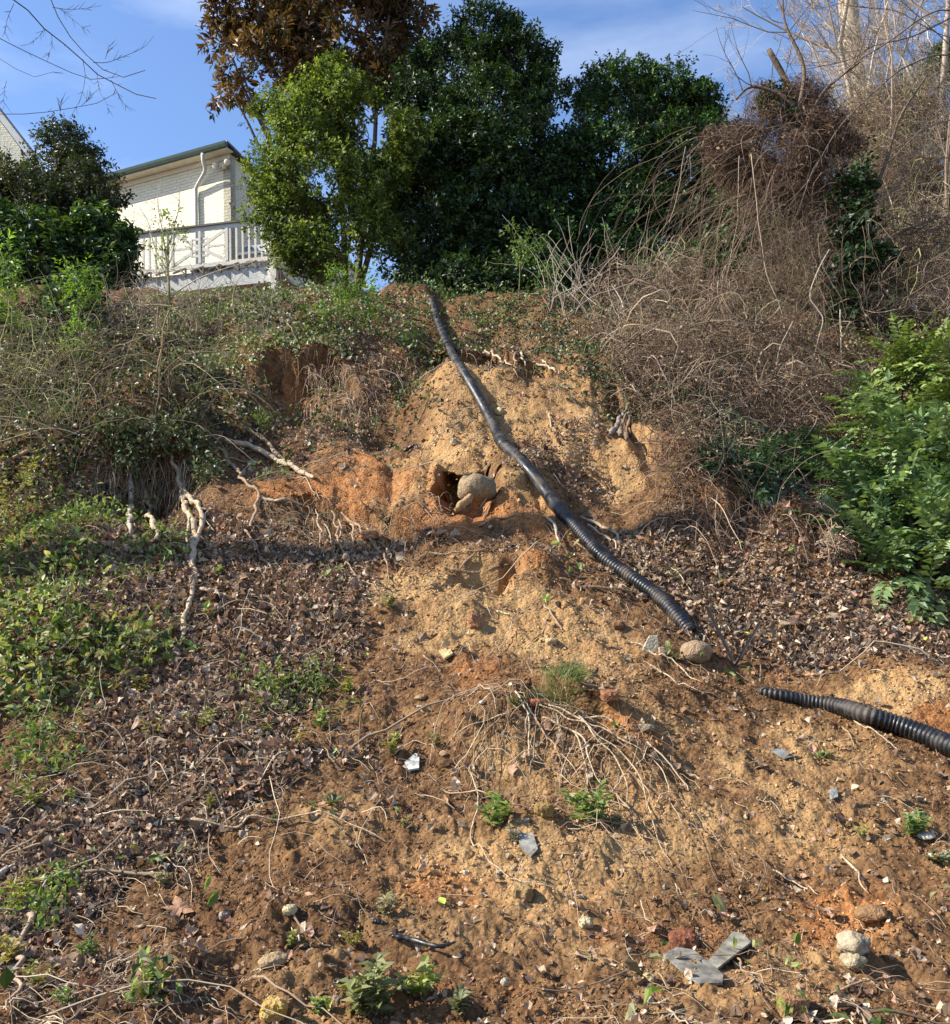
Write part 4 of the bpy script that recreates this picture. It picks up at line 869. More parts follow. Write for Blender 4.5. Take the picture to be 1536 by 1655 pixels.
# chairs on the deck
def deck_chair(x, back, col, label):
    b = DA+dd*x-dnn*back-Zu*.91; t_ = empty('patio_chair', b); tag(t_, label, 'chair')
    n_ = 9; th = np.linspace(-1, 1, n_); hgt = .78-.10*th**2; V = []
    for k in range(n_):
        e = dd*th[k]*.26; V += [b+e+dnn*.22*0-dnn*(.20*(1-th[k]**2))+Zu*.40, b+e*1.02-dnn*(.28*(1-th[k]**2))+Zu*hgt[k]]
    V = np.array(V); V2 = V-dnn*.02; Fc = [[2*k, 2*k+2, 2*k+3, 2*k+1] for k in range(n_-1)]; m2 = 2*n_
    Fc += [[a+m2 for a in f[::-1]] for f in Fc]+[[2*k+1, 2*k+3, 2*k+3+m2, 2*k+1+m2] for k in range(n_-1)]
    mb = MB(); mb.add(np.vstack([V, V2]), Fc, col); mb.build('backrest', MAT['paint'], t_)
    mb = MB(); boxmb(mb, b-dd*.26+Zu*.38-dnn*.22, dd*.52, dnn*.46, Zu*.05, col); mb.build('seat', MAT['paint'], t_, smooth=False)
    for sx in (-.22, .22):
        for sy in (-.18, .2):
            mb = MB(); beam(mb, b+dd*sx+dnn*sy+Zu*.375, b+dd*sx*1.1+dnn*sy*1.1, .03, .03, dd, (.08, .08, .08)); mb.build('leg', MAT['paint'], t_, smooth=False)
deck_chair(.62, .55, (.30, .32, .36), 'grey round-backed patio chair behind the right balusters')
tb = DA+dd*1.5-dnn*.75-Zu*.91; t_ = empty('patio_table', tb); tag(t_, 'low dark patio table behind the crossed rail panel', 'table')
an = np.arange(20)*2*np.pi/20; ring = np.stack([np.cos(an)*.48, np.sin(an)*.48, an*0], -1)
mb = MB(); mb.add(np.vstack([ring+tb+[0, 0, .22], ring+tb+[0, 0, .25]]), [list(range(20))[::-1], list(range(20, 40))]+[[i, (i+1) % 20, (i+1) % 20+20, i+20] for i in range(20)], (.05, .06, .06)); mb.build('tabletop', MAT['paint'], t_, smooth=False)
for sx, sy in ((-.3, -.2), (.3, -.2), (.3, .2), (-.3, .2)):
    mb = MB(); beam(mb, tb+[sx, sy, .21], tb+[sx*1.2, sy*1.2, 0], .04, .04, [1, 0, 0], (.05, .06, .06)); mb.build('leg', MAT['paint'], t_, smooth=False)

# ------------------------------------------------------------------ plants
def over(lobes, k=.6):
    """keep plant masses standing on the slope rather than inside it"""
    g = gp([a[0] for a in lobes], [a[1] for a in lobes])[:, 1]
    return [(u, v, r, min(y, gy_*(1-k*r/F))) if gy_ < 15.5 else (u, v, r, y) for (u, v, r, y), gy_ in zip(lobes, g)]
def rperp(d, rs):
    r = rs.randn(*d.shape); return nrm(r-(r*d).sum(-1, keepdims=True)*d)
def crown(lobes, nspr, per, lsz, cols, rs, wts=None, spr=.22, droop=.1, shell=.5, gap=-.35, gf=1.6, wid=.5, upb=.5, var=.15, tpl=LEAF5, curl=.0):
    """lobes: (u, v, r px, depth). Leaves grow in sprigs. returns MB, lobe centres"""
    Lc = np.array([P(float(u), float(v), float(y)) for u, v, r, y in lobes]); Lr = np.array([r*y/F for u, v, r, y in lobes])
    def draw(n):
        i = rs.choice(len(Lr), n, p=Lr**2/np.sum(Lr**2)); d = nrm(rs.randn(n, 3)); 
        rad = Lr[i]*(shell+(1.0-shell)*rs.rand(n)**.6)*(1+.34*noise3(d*2.2+i[:, None]*5.1, 3)+.16*noise3(d*6+i[:, None]*2, 8))
        return Lc[i]+d*rad[:, None], d
    p, d = draw(int(nspr*1.6)); keep = noise3(p*gf, 17)+.4*noise3(p*gf*3, 18) > gap; p, d = p[keep][:nspr], d[keep][:nspr]; n = len(p)
    sd = nrm(d*.8+np.array([0, 0, upb])+.5*rs.randn(n, 3)); L_ = spr*rs.uniform(.6, 1.3, n)
    s = rs.rand(n, per); q = p[:, None]+sd[:, None]*(s*L_[:, None])[..., None]
    ang = rs.uniform(0, 2*np.pi, (n, per)); a1 = rperp(sd, rs); a2 = np.cross(sd, a1)
    rad = np.cos(ang)[..., None]*a1[:, None]+np.sin(ang)[..., None]*a2[:, None]
    ax = nrm(sd[:, None]*.55+rad*.9+rs.randn(n, per, 3)*.25+np.array([0, 0, -droop])); nn = nrm(sd[:, None]*.7-rad*.2+np.array([0, 0, .5])+.35*rs.randn(n, per, 3))
    q = q+rad*lsz*.15; N = n*per; ln = lsz*rs.uniform(.6, 1.25, N)
    cc = palette(n, cols, wts, var*1.3, rs)*(1+.4*noise3(p*1.3, 77)[:, None]); cc = np.repeat(cc, per, 0)*(1+.13*rs.randn(N, 1)); cc = np.clip(cc, .004, 1)
    mb = scatter(tpl, q.reshape(-1, 3), frames(ax.reshape(-1, 3), nn.reshape(-1, 3)), np.stack([ln, ln*wid, ln], -1), cc, curl=curl, rs=rs)
    return mb, Lc, Lr, p
def limbs(base, tips, rs, r0, K=9, sag=.15, S=6, col=(.25, .19, .14), mb=None, wig=.10):
    b = np.repeat(np.asarray(base, float)[None], len(tips), 0); t = np.linspace(0, 1, K)[None, :, None]
    mid = (b+tips)/2; mid[:, 2] += sag*np.linalg.norm(tips-b, axis=1)
    path = (1-t)**2*b[:, None]+2*t*(1-t)*mid[:, None]+t*t*tips[:, None]
    path = path+wig*np.stack([noise3(path*1.7+i*9, 40+i) for i in range(3)], -1)*np.sin(np.pi*np.clip(t*.5+.0, 0, 1))
    R = np.asarray(r0, float).reshape(-1, 1)*(1-.75*t[0, :, 0][None]); return tubes(path, R, S, palette(len(tips), [col], None, .15, rs), mb, cap=False)
def shrub(name, label, base, lobes, nspr, per, lsz, cols, seed, mat='leaf', ov=True, cat='shrub', tr=.05, twigs=160, barkc=(.20, .15, .11), group=None, limbn=None, **kw):
    rs = np.random.RandomState(seed); o = empty(name, base); tag(o, label, cat, group); lobes = over(lobes) if ov else lobes
    mb, Lc, Lr, p = crown(lobes, nspr, per, lsz, cols, rs, **kw)
    mb.build('crown', MAT[mat], o, smooth=False)
    base = np.asarray(base, float); LL = Lc if limbn is None else Lc[rs.permutation(len(Lc))[:limbn]]; m2 = limbs(base-[0, 0, .1], LL, rs, np.full(len(LL), tr), col=barkc, sag=.05)
    if twigs:
        i = rs.randint(len(p), size=twigs); j = np.argmin(((p[i][:, None]-Lc[None])**2).sum(-1), 1); K = 5; t = np.linspace(0, 1, K)[None, :, None]
        pa = Lc[j][:, None]*(1-t)+p[i][:, None]*t; pa += .06*rs.randn(*pa.shape)*np.sin(np.pi*t); tubes(pa, tr*.28*(1-.7*t[0, :, 0])[None]*np.ones((twigs, 1)), 4, barkc, m2, cap=False)
    m2.build('trunk', MAT['bark'], o); return o
GD = [(.020, .045, .012), (.030, .062, .016), (.045, .085, .020), (.018, .035, .016)]
GM = [(.05, .11, .018), (.07, .14, .025), (.10, .17, .03), (.035, .08, .015)]
GL = [(.15, .20, .035), (.20, .26, .05), (.10, .14, .03), (.27, .31, .07)]
zc = lambda u, y: np.array([P(float(u), 470., float(y))[0], y, float(H0(np.array([P(float(u), 470., float(y))[0]]), np.array([float(y)]))[0])])
# left evergreen mass
shrub('evergreen_bush', 'tall dark evergreen bush with small leaves hiding the houses at the left', zc(60, 15.5), [(100, 250, 45, 16), (60, 290, 70, 16), (130, 310, 50, 15.5), (0, 300, 60, 16), (30, 350, 80, 15.3), (130, 350, 50, 15.2), (90, 380, 70, 15), (-60, 330, 80, 16), (-40, 430, 90, 15), (60, 440, 70, 14.6), (150, 415, 48, 14.6), (175, 320, 24, 15.2), (180, 370, 24, 15), (30, 270, 40, 16), (105, 225, 22, 16), (60, 232, 18, 16), (150, 270, 26, 16)], 5200, 11, .075, [(.040, .055, .020), (.06, .075, .028), (.025, .038, .016), (.09, .09, .04)], 31, tr=.05, gap=-.3)
shrub('laurel_shrub', 'broad-leaved dark laurel shrub under the left evergreen bush', zc(40, 13.9), [(60, 400, 50, 13.8), (150, 390, 45, 13.8), (10, 420, 70, 13.6), (90, 450, 70, 13.4), (165, 440, 34, 13.5), (20, 500, 60, 13.2), (-50, 460, 70, 13.6), (120, 490, 40, 13.2), (170, 400, 40, 13.8), (185, 440, 26, 13.4), (90, 520, 50, 12.5), (160, 500, 34, 12.8)], 2000, 9, .14, [(.03, .07, .018), (.05, .10, .02), (.10, .15, .03), (.02, .05, .02)], 32, wid=.36, tr=.04, droop=.5, gap=-.3)
# light green holly-like shrub in front of the magnolia
shrub('privet_shrub', 'bright green small-leaved shrub leaning over the right end of the deck', zc(545, 14.2), [(545, 170, 62, 14.6), (480, 205, 62, 14.6), (430, 190, 34, 14.6), (590, 200, 60, 14.8), (500, 270, 82, 14.4), (580, 290, 75, 14.6), (440, 290, 42, 14.4), (480, 350, 68, 14.2), (560, 370, 58, 14.3), (620, 340, 48, 14.4), (625, 250, 55, 14.5), (660, 215, 26, 14.3), (640, 235, 30, 14.3), (500, 405, 42, 14.0), (455, 350, 34, 14.2), (462, 400, 26, 14), (468, 430, 24, 13.8), (530, 430, 26, 13.8), (420, 255, 22, 14.5), (405, 175, 14, 14.6), (545, 120, 26, 14.6), (590, 395, 40, 14.2), (640, 395, 30, 14.4)], 6000, 10, .072, GL+[(.08, .12, .03), (.06, .09, .02)], 33, mat='softleaf', tr=.03, gap=-.02, gf=2.2, shell=.3, limbn=6)
# bronze-backed magnolia
mg = shrub('magnolia_tree', 'tall magnolia with bronze brown leaves against the sky', zc(560, 16.2), [(520, 40, 90, 16.8), (420, 30, 55, 16.6), (450, 80, 60, 16.5), (600, 60, 80, 17), (650, 20, 55, 17), (370, 10, 45, 16.6), (350, 30, 26, 16.6), (540, -40, 120, 17), (440, -60, 90, 17), (640, -60, 80, 17), (390, 110, 40, 16.4), (378, 150, 26, 16.3), (500, 130, 60, 16.5), (600, 140, 60, 16.8), (560, 180, 50, 16.6), (660, 110, 36, 17), (640, 150, 44, 16.8), (610, 200, 40, 16.8), (345, 60, 18, 16.6), (365, 160, 14, 16.2)], 2700, 11, .155, [(.16, .085, .035), (.10, .055, .025), (.22, .13, .05), (.07, .06, .02), (.13, .07, .03)], 34, cat='tree', tr=.07, wid=.36, gap=-.12, gf=1.5, upb=.3, shell=.35, twigs=260, limbn=7, barkc=(.16, .12, .09))
# big dark hedge
shrub('evergreen_bush', 'tallest dark evergreen bush in the middle of the crest', zc(780, 15.2), [(780, 60, 52, 16.4), (740, 120, 70, 16.2), (840, 110, 60, 16.4), (700, 200, 80, 16), (790, 200, 90, 15.8), (870, 170, 48, 16.2), (690, 300, 85, 15.6), (790, 300, 95, 15.4), (860, 270, 60, 15.8), (720, 390, 85, 15.2), (820, 400, 85, 15.2), (650, 380, 45, 15.4), (760, 240, 60, 15.2), (885, 100, 24, 16.3), (700, 100, 26, 16.3), (830, 60, 30, 16.4), (895, 160, 24, 16.3), (660, 160, 36, 16.2), (690, 430, 60, 14.9), (780, 440, 70, 14.9), (600, 350, 40, 15.6), (660, 440, 26, 14), (740, 455, 34, 13.6), (810, 455, 34, 13.6), (670, 260, 50, 16), (880, 380, 60, 15.4), (870, 300, 50, 15.8), (590, 300, 40, 16), (640, 300, 44, 15.8)], 11500, 11, .085, GD+[(.05, .09, .02)], 35, tr=.06, gap=-.4, shell=.45)
shrub('evergreen_bush', 'rounded dark evergreen bush right of the tallest one', zc(1000, 15.6), [(1000, 180, 70, 17), (1070, 170, 62, 17.2), (950, 210, 50, 16.8), (1120, 190, 46, 17), (1010, 280, 90, 16.4), (1100, 280, 80, 16.4), (930, 300, 70, 16.2), (1000, 380, 90, 15.6), (1100, 380, 80, 15.8), (910, 400, 70, 15.4), (960, 440, 60, 15), (1040, 130, 28, 17), (1140, 160, 24, 17), (980, 130, 26, 17), (930, 160, 22, 16.8), (1180, 260, 60, 16.8), (880, 440, 40, 14.4), (920, 250, 50, 16.4), (1160, 340, 70, 16), (1180, 420, 60, 15), (900, 460, 30, 13.6), (1050, 440, 50, 14.6), (1230, 330, 70, 16.4), (1250, 420, 70, 15.6), (1300, 370, 60, 16.4), (1190, 470, 50, 14.4), (1290, 470, 50, 14.4), (1095, 455, 50, 14), (1140, 465, 40, 14), (1040, 470, 36, 13.6)], 12500, 11, .085, GM[:2]+GD, 36, tr=.05, gap=-.4, shell=.45)

# ------------------------------------------------------------------ bare trees, thicket, creepers
def grow(p0, d0, length, r0, rs, levels, K=7, nb=(3, 6), bend=.18, up=.08, spread=.75, shrink=.62, out=None, lv=0, rshrink=.5, tmin=.25):
    """recursive branching; out[lv] collects (path, radii)"""
    if out is None: out = [[] for _ in range(levels)]
    d = nrm(np.asarray(d0, float)); p = [np.asarray(p0, float)]
    for k in range(K-1):
        d = nrm(d+bend*rs.randn(3)+np.array([0, 0, up])); p.append(p[-1]+d*length/(K-1))
    p = np.array(p); t = np.linspace(0, 1, K); r = r0*(1-.72*t); out[lv].append((p, r))
    if lv+1 < levels:
        for _ in range(rs.randint(*nb)):
            tt = rs.uniform(tmin, .97); k = tt*(K-1); i = int(k); f = k-i; q = p[i]*(1-f)+p[min(i+1, K-1)]*f; dd = nrm(p[min(i+1, K-1)]-p[i]+1e-9)
            nd_ = nrm(dd+spread*rperp(dd[None], rs)[0]*rs.uniform(.6, 1.4)); grow(q, nd_, length*shrink*rs.uniform(.6, 1.2)*(1.15-.5*tt), np.interp(tt, t, r)*rshrink*1.1, rs, levels, K, nb, bend*1.15, up, spread, shrink, out, lv+1, rshrink)
    return out
def grow_mesh(out, S=(8, 6, 4, 3, 3), col=(.35, .27, .2), rs=RS, rmin=.0015, mb=None, lv0=0):
    mb = mb or MB()
    for i, l in enumerate(out):
        if l and i >= lv0: tubes(np.array([a for a, b in l]), np.maximum(np.array([b for a, b in l]), rmin), S[min(i, len(S)-1)], palette(len(l), [col], None, .14, rs), mb, cap=False)
    return mb
def bare_tree(name, label, base, d0, length, r0, seed, levels=4, col=(.35, .27, .2), cat='tree', group=None, tcol=None, rmin=.003, **kw):
    rs = np.random.RandomState(seed); o = empty(name, base); tag(o, label, cat, group)
    out = grow(base-nrm(np.asarray(d0, float))*.1, d0, length, r0, rs, levels, **kw)
    grow_mesh(out[:1], col=tcol or col, rs=rs).build('trunk', MAT['bark'], o)
    grow_mesh([[]]+out[1:], col=col, rs=rs, rmin=rmin).build('branches', MAT['twig'], o)
    return o, out
def gpt(u, y):
    x = P(float(u), 470., float(y))[0]; return np.array([x, y, float(H0(np.array([x]), np.array([float(y)]))[0])])
# tall pale poplar far behind
o = empty('poplar_tree', gpt(1400, 26)); tag(o, 'tall pale-trunked bare tree rising out of the frame at the right', 'tree')
tp = np.array([P(1412, 430, 26), P(1400, 330, 26), P(1394, 240, 26), P(1386, 150, 26), P(1378, 70, 26), P(1369, -20, 26), P(1360, -150, 26), P(1352, -400, 26)]); q = smooth(tp, 60)
q = np.vstack([gpt(1412, 26)-[0, 0, .2], q]); R_ = np.linspace(.34, .19, len(q))*(1+.05*noise3(q*3, 4)); tubes(q[None], R_[None], 16, (.44, .35, .24)).build('trunk', MAT['bark'], o)
rs = np.random.RandomState(50); out = [[], [], [], []]
for k in range(22):
    i = rs.randint(12, 58); dd = nrm(np.array([rs.uniform(-1, 1), rs.uniform(-.6, .6), rs.uniform(.1, .8)])); grow(q[i], dd, rs.uniform(2, 4.2), .05, rs, 4, out=out, nb=(3, 6), spread=.8)
grow_mesh(out, col=(.42, .34, .26), rs=rs, rmin=.005, S=(6, 4, 3, 3)).build('branches', MAT['twig'], o)
# background bare trees on the right
bt = [(1455, 24, (-.02, 0, 1), 15, .11, (.40, .33, .25)), (1500, 22, (.03, 0, 1), 14, .09, (.34, .28, .22)), (1540, 19, (-.1, 0, 1), 12, .10, (.40, .33, .27)), (1330, 22, (-.08, 0, 1), 9, .10, (.30, .25, .20)), (1440, 18, (.25, 0, 1), 9, .09, (.45, .38, .30)),
      (1290, 24, (-.05, 0, 1), 8, .08, (.42, .36, .3)), (1580, 25, (-.15, 0, 1), 15, .15, (.38, .31, .24)), (1375, 30, (.05, 0, 1), 16, .12, (.5, .43, .35)), (1490, 32, (0, 0, 1), 17, .11, (.5, .43, .35))]
lbs = ['bare pale tree just right of the tall poplar', 'slim bare tree near the right edge of the sky', 'grey-brown bare tree at the right border', 'thin bare tree behind the vine-draped snag', 'bare tree leaning right in front of the poplar',
       'slender bare tree reaching left over the vine mass', 'pale bare tree standing outside the right border', 'far bare tree behind the poplar trunk', 'farthest bare tree at the upper right']
for k, (u, y, d0, ln, r0, c) in enumerate(bt):
    bare_tree('bare_tree', lbs[k], gpt(u, y), d0, ln, r0, 60+k, 5, c, nb=(6, 10), spread=.7, shrink=.42, rmin=.0045, group='bare trees behind the thicket', up=.10)
# long curved bare branches sweeping across the right sky
rs = np.random.RandomState(70)
sw = empty('bare_tree', gpt(1640, 12)); tag(sw, 'bare tree from outside the right border whose long branches sweep down left', 'tree', 'bare trees behind the thicket')
out = [[], [], []]
tubes(smooth([gpt(1640, 12)-[0, 0, .2], P(1660, 300, 12), P(1640, 0, 12), P(1650, -300, 12)], 20)[None], np.linspace(.13, .06, 20)[None], 8, (.3, .23, .18)).build('trunk', MAT['bark'], sw)
for uv, r in [([(1650, 150), (1560, 25), (1500, 20), (1400, 85), (1330, 135), (1250, 148)], .016), ([(1650, 160), (1536, 90), (1470, 110), (1400, 160), (1350, 215), (1300, 300), (1240, 350)], .014), ([(1650, 200), (1560, 190), (1490, 215), (1430, 270), (1390, 320), (1330, 380)], .012),
              ([(1650, -30), (1560, 10), (1480, 60), (1420, 75), (1380, 95), (1300, 110)], .012), ([(1650, 300), (1560, 255), (1480, 280), (1420, 330), (1330, 350), (1230, 420)], .010), ([(1650, 240), (1590, 120), (1520, 60), (1440, -20)], .012), ([(1650, 420), (1560, 380), (1470, 372), (1400, 400), (1300, 410)], .010),
              ([(1650, 60), (1590, 40), (1540, 60), (1450, 20), (1380, 10), (1330, -30)], .01), ([(1650, 330), (1570, 330), (1500, 372), (1440, 350), (1380, 410)], .010)]:
    p = np.array([P(float(a), float(b), 11.5+.002*(a-1500)) for a, b in uv]); q = wob(smooth(p, 26), .05, 1.5, int(uv[0][1])); out[0].append((q, np.linspace(r, .004, 26)))
    for k in range(9):
        i = rs.randint(4, 24); grow(q[i], nrm(q[i]-q[i-2])+.8*rs.randn(3)*[1, .5, 1], rs.uniform(.3, 1.0), .004, rs, 3, K=6, out=[out[1], out[2], []], nb=(1, 4))
mbx = MB()
for i in range(3):
    if out[i]: tubes(np.array([a for a, b in out[i]]), np.maximum(np.array([b for a, b in out[i]]), .002), 4, palette(len(out[i]), [(.15, .115, .09)], None, .2, rs), mbx, cap=False)
mbx.build('branches', MAT['twig'], sw)
# dark pine bough far right
shrub('pine_tree', 'dark green pine crown peeking at the upper right edge', gpt(1520, 30), [(1520, 110, 34, 30), (1480, 125, 26, 30), (1550, 95, 40, 30), (1450, 150, 20, 30)], 700, 9, .18, [(.05, .09, .03), (.08, .12, .04)], 71, cat='tree', wid=.12, tr=.08, twigs=60)
# olive understorey behind the right thicket
shrub('wild_shrub', 'yellow-green sparse shrub glowing behind the ivy trunk', gpt(1460, 17), [(1450, 300, 60, 17.5), (1500, 340, 60, 17.5), (1440, 400, 60, 17), (1500, 430, 60, 17), (1400, 460, 50, 16.5), (1530, 250, 50, 18), (1480, 520, 70, 15.5), (1420, 240, 40, 18)], 1800, 8, .07, [(.22, .22, .08), (.30, .26, .12), (.16, .17, .06), (.38, .30, .18)], 72, mat='softleaf', tr=.02, gap=-.05, shell=.1, barkc=(.3, .24, .18))
shrub('wild_shrub', 'tan leafless brush with clinging dead leaves at the right edge', gpt(1500, 14), [(1500, 480, 60, 14), (1440, 530, 60, 13.5), (1530, 560, 60, 13), (1400, 590, 50, 12.5), (1470, 400, 60, 14.5), (1390, 200, 60, 18), (1450, 200, 60, 18), (1330, 240, 50, 18), (1500, 170, 60, 19)], 1500, 7, .055, [(.34, .24, .16), (.42, .32, .22), (.25, .2, .12), (.2, .2, .09)], 73, mat='dry', tr=.02, gap=-.2, shell=.05, twigs=900, barkc=(.32, .25, .19))

# tangled dry vines: loose strands winding through lobes
def tangle(lobes, n, K, step, rad, cols, rs, grav=.0, pull=.30, wig=.5, start=1.0, bias=(0, 0, 0)):
    lobes = over(lobes, .7); Lc = np.array([P(float(u), float(v), float(y)) for u, v, r, y in lobes]); Lr = np.array([r*y/F for u, v, r, y in lobes])
    i = rs.choice(len(Lr), n, p=Lr**1.7/np.sum(Lr**1.7)); p = Lc[i]+nrm(rs.randn(n, 3))*(Lr[i]*rs.rand(n)**.4*start)[:, None]; d = nrm(rs.randn(n, 3)+np.array(bias)); path = [p]
    curl = rs.randn(n, 3)*.25
    for k in range(K-1):
        off = p-Lc[i]; rr = np.linalg.norm(off, axis=1, keepdims=True)/Lr[i][:, None]
        d = nrm(d+wig*rs.randn(n, 3)*.5+np.cross(curl, d)-off/Lr[i][:, None]*pull*np.maximum(rr-.6, 0)*2+np.array([0, 0, -grav])); p = p+d*step*rs.uniform(.6, 1.3, (n, 1)); path.append(p)
    path = np.stack(path, 1); R = rs.lognormal(math.log(rad), .45, n)[:, None]*(1-.5*np.linspace(0, 1, K)[None]); return tubes(path, R, 3, palette(n, cols, None, .2, rs), cap=False), path
VC = [(.165, .11, .075), (.24, .17, .115), (.10, .065, .045), (.33, .25, .175), (.18, .105, .07)]
rs = np.random.RandomState(80)
THK = [(1010, 480, 60, 11.6), (1100, 480, 70, 11.4), (1170, 500, 60, 11.3), (1050, 560, 85, 10.6), (1150, 570, 85, 10.4), (1240, 560, 70, 11), (980, 540, 45, 11), (1080, 640, 80, 10), (1170, 660, 80, 9.7), (1260, 640, 70, 10.2), (1110, 710, 60, 9.3), (1200, 740, 60, 9.0), (1300, 560, 60, 11), (1290, 700, 50, 9.6), (1040, 600, 60, 10.3), (1330, 620, 50, 10.5)]
THK = over(THK, .8)
m1, _ = tangle(THK, 2900, 11, .10, .0019, VC, rs, grav=.05, wig=.34)
mT, _ = tangle(THK, 240, 11, .17, .0058, [(.26, .20, .145), (.14, .10, .07), (.09, .065, .05)], rs, grav=.02, wig=.3)
m1.V += mT.V; m1.C += mT.C; m1.MI += mT.MI; m1.F += [f+m1.n for f in mT.F]; m1.n += mT.n
m2, _ = tangle([(u, v, r*1.08, y) for u, v, r, y in THK[:5]], 360, 16, .12, .0020, [(.40, .30, .19), (.44, .35, .24)], rs, grav=.02, start=1.05)
m1.V += m2.V; m1.C += m2.C; m1.MI += m2.MI; m1.F += [f+m1.n for f in m2.F]; m1.n += m2.n
Lc = np.array([P(float(u), float(v), float(y)) for u, v, r, y in THK]); Lr = np.array([r*y/F for u, v, r, y in THK]); n = 9000; i = rs.choice(len(Lr), n, p=Lr**2/np.sum(Lr**2)); pos = Lc[i]+nrm(rs.randn(n, 3))*(Lr[i]*rs.rand(n)**.5)[:, None]
lf = rs.uniform(.02, .05, n); scatter(LEAF5, pos, frames(rs.randn(n, 3)-[0, 0, .6], rs.randn(n, 3)), np.stack([lf, lf*.5, lf], -1), palette(n, [(.22, .14, .09), (.14, .085, .06), (.34, .25, .16)], None, .2, rs), m1)
tag(m1.build('vine_thicket', MAT['twig']), 'dense mound of tangled brown dry vines and brambles right of the gully', 'thicket', kind='stuff')
# ivy under and in the thicket
def leafmass(name, label, lobes, n, lsz, cols, seed, mat='leaf', wid=.75, cat='ivy', tpl=LEAF5, shell=.3, up=.6):
    rs = np.random.RandomState(seed); lobes = over(lobes, .7); Lc = np.array([P(float(u), float(v), float(y)) for u, v, r, y in lobes]); Lr = np.array([r*y/F for u, v, r, y in lobes])
    i = rs.choice(len(Lr), n, p=Lr**2/np.sum(Lr**2)); d = nrm(rs.randn(n, 3)); pos = Lc[i]+d*(Lr[i]*(shell+(1-shell)*rs.rand(n)**.6)*(1+.3*noise3(d*3+i[:, None], 5)))[:, None]
    ln = lsz*rs.uniform(.6, 1.2, n); mb = scatter(tpl, pos, frames(rs.randn(n, 3)-[0, 0, .5], nrm(d*.6+np.array([-.2, -.4, up])+.5*rs.randn(n, 3))), np.stack([ln, ln*wid, ln], -1), palette(n, cols, None, .2, rs)); return tag(mb.build(name, MAT[mat], smooth=False), label, cat, kind='stuff')
leafmass('dark_ivy', 'dark ivy growing in the shade under the vine thicket', [(1150, 690, 50, 9.6), (1120, 660, 40, 9.8), (1200, 720, 50, 9.2), (1250, 740, 45, 9), (1220, 790, 40, 8.5), (1080, 640, 30, 10), (1160, 740, 40, 9), (1290, 770, 40, 8.7)], 5200, .055, [(.03, .06, .02), (.05, .08, .03), (.08, .11, .05)], 81)

# vine-draped snag with hanging mantle
sg = empty('vine_covered_snag', gpt(1375, 11.2)); tag(sg, 'broken tree smothered by dark brown vines with ivy up its trunk', 'tree')
rs = np.random.RandomState(82)
tk = smooth([gpt(1385, 11.0)-[0, 0, .2], P(1383, 640, 11.1), P(1376, 540, 11.2), P(1368, 440, 11.3), P(1350, 350, 11.5), P(1310, 275, 11.7), P(1290, 190, 11.9), P(1275, 140, 12), P(1243, 80, 12)], 50)
tubes(tk[None], (np.linspace(.12, .035, 50)*(1+.12*noise3(tk*5, 3)))[None], 12, (.11, .082, .058)).build('trunk', MAT['bark'], sg)
out = [[], [], []]
for a in ([(1376, 540), (1330, 440), (1290, 380), (1250, 330)], [(1360, 400), (1400, 340), (1430, 270), (1455, 190), (1500, 120)], [(1368, 460), (1410, 420), (1450, 380), (1520, 350)], [(1290, 190), (1300, 110), (1270, 40), (1265, -10)], [(1300, 220), (1330, 150), (1390, 100)], [(1285, 170), (1255, 150), (1215, 140), (1190, 160)], [(1376, 560), (1310, 500), (1260, 470), (1200, 480)]):
    q = smooth([P(float(x), float(z), 11.5) for x, z in a], 14); out[0].append((q, np.linspace(.035, .012, 14)))
    for k in range(7): i = rs.randint(3, 13); grow(q[i], nrm(q[i]-q[i-1])+.7*rs.randn(3), rs.uniform(.4, 1.3), .008, rs, 3, K=6, out=[out[1], out[2], []], nb=(2, 5))
m = MB()
for i in range(3): tubes(np.array([a for a, b in out[i]]), np.maximum(np.array([b for a, b in out[i]]), .002), 5, (.15, .11, .08), m, cap=False)
m.build('branches', MAT['bark'], sg)
MAN = [(1290, 175, 34, 11.8), (1245, 205, 36, 11.7), (1305, 225, 44, 11.6), (1200, 225, 34, 11.7), (1160, 235, 24, 11.8), (1330, 160, 16, 11.8), (1370, 235, 22, 11.7), (1240, 300, 40, 11.6), (1300, 310, 36, 11.5), (1190, 290, 30, 11.8), (1345, 290, 26, 11.5), (1270, 270, 45, 11.5), (1340, 240, 34, 11.6), (1350, 200, 24, 11.7), (1180, 260, 34, 11.7), (1300, 150, 26, 11.9), (1235, 160, 24, 11.9)]
m, _ = tangle(MAN, 2600, 14, .09, .0022, [(.13, .08, .055), (.20, .13, .09), (.09, .055, .04), (.3, .21, .15)], rs)
mm, Lc, Lr, p = crown(MAN, 1500, 6, .062, [(.10, .06, .04), (.15, .09, .055), (.07, .045, .035), (.22, .15, .09)], rs, shell=.0, gap=.15, gf=2.6, spr=.16)
m.V += mm.V; m.C += mm.C; m.MI += mm.MI; m.F += [f+m.n for f in mm.F]; m.n += mm.n
m.build('vine_mantle', MAT['dry'], sg, smooth=False)
VD = [(.20, .14, .095), (.28, .205, .14), (.14, .09, .06)]
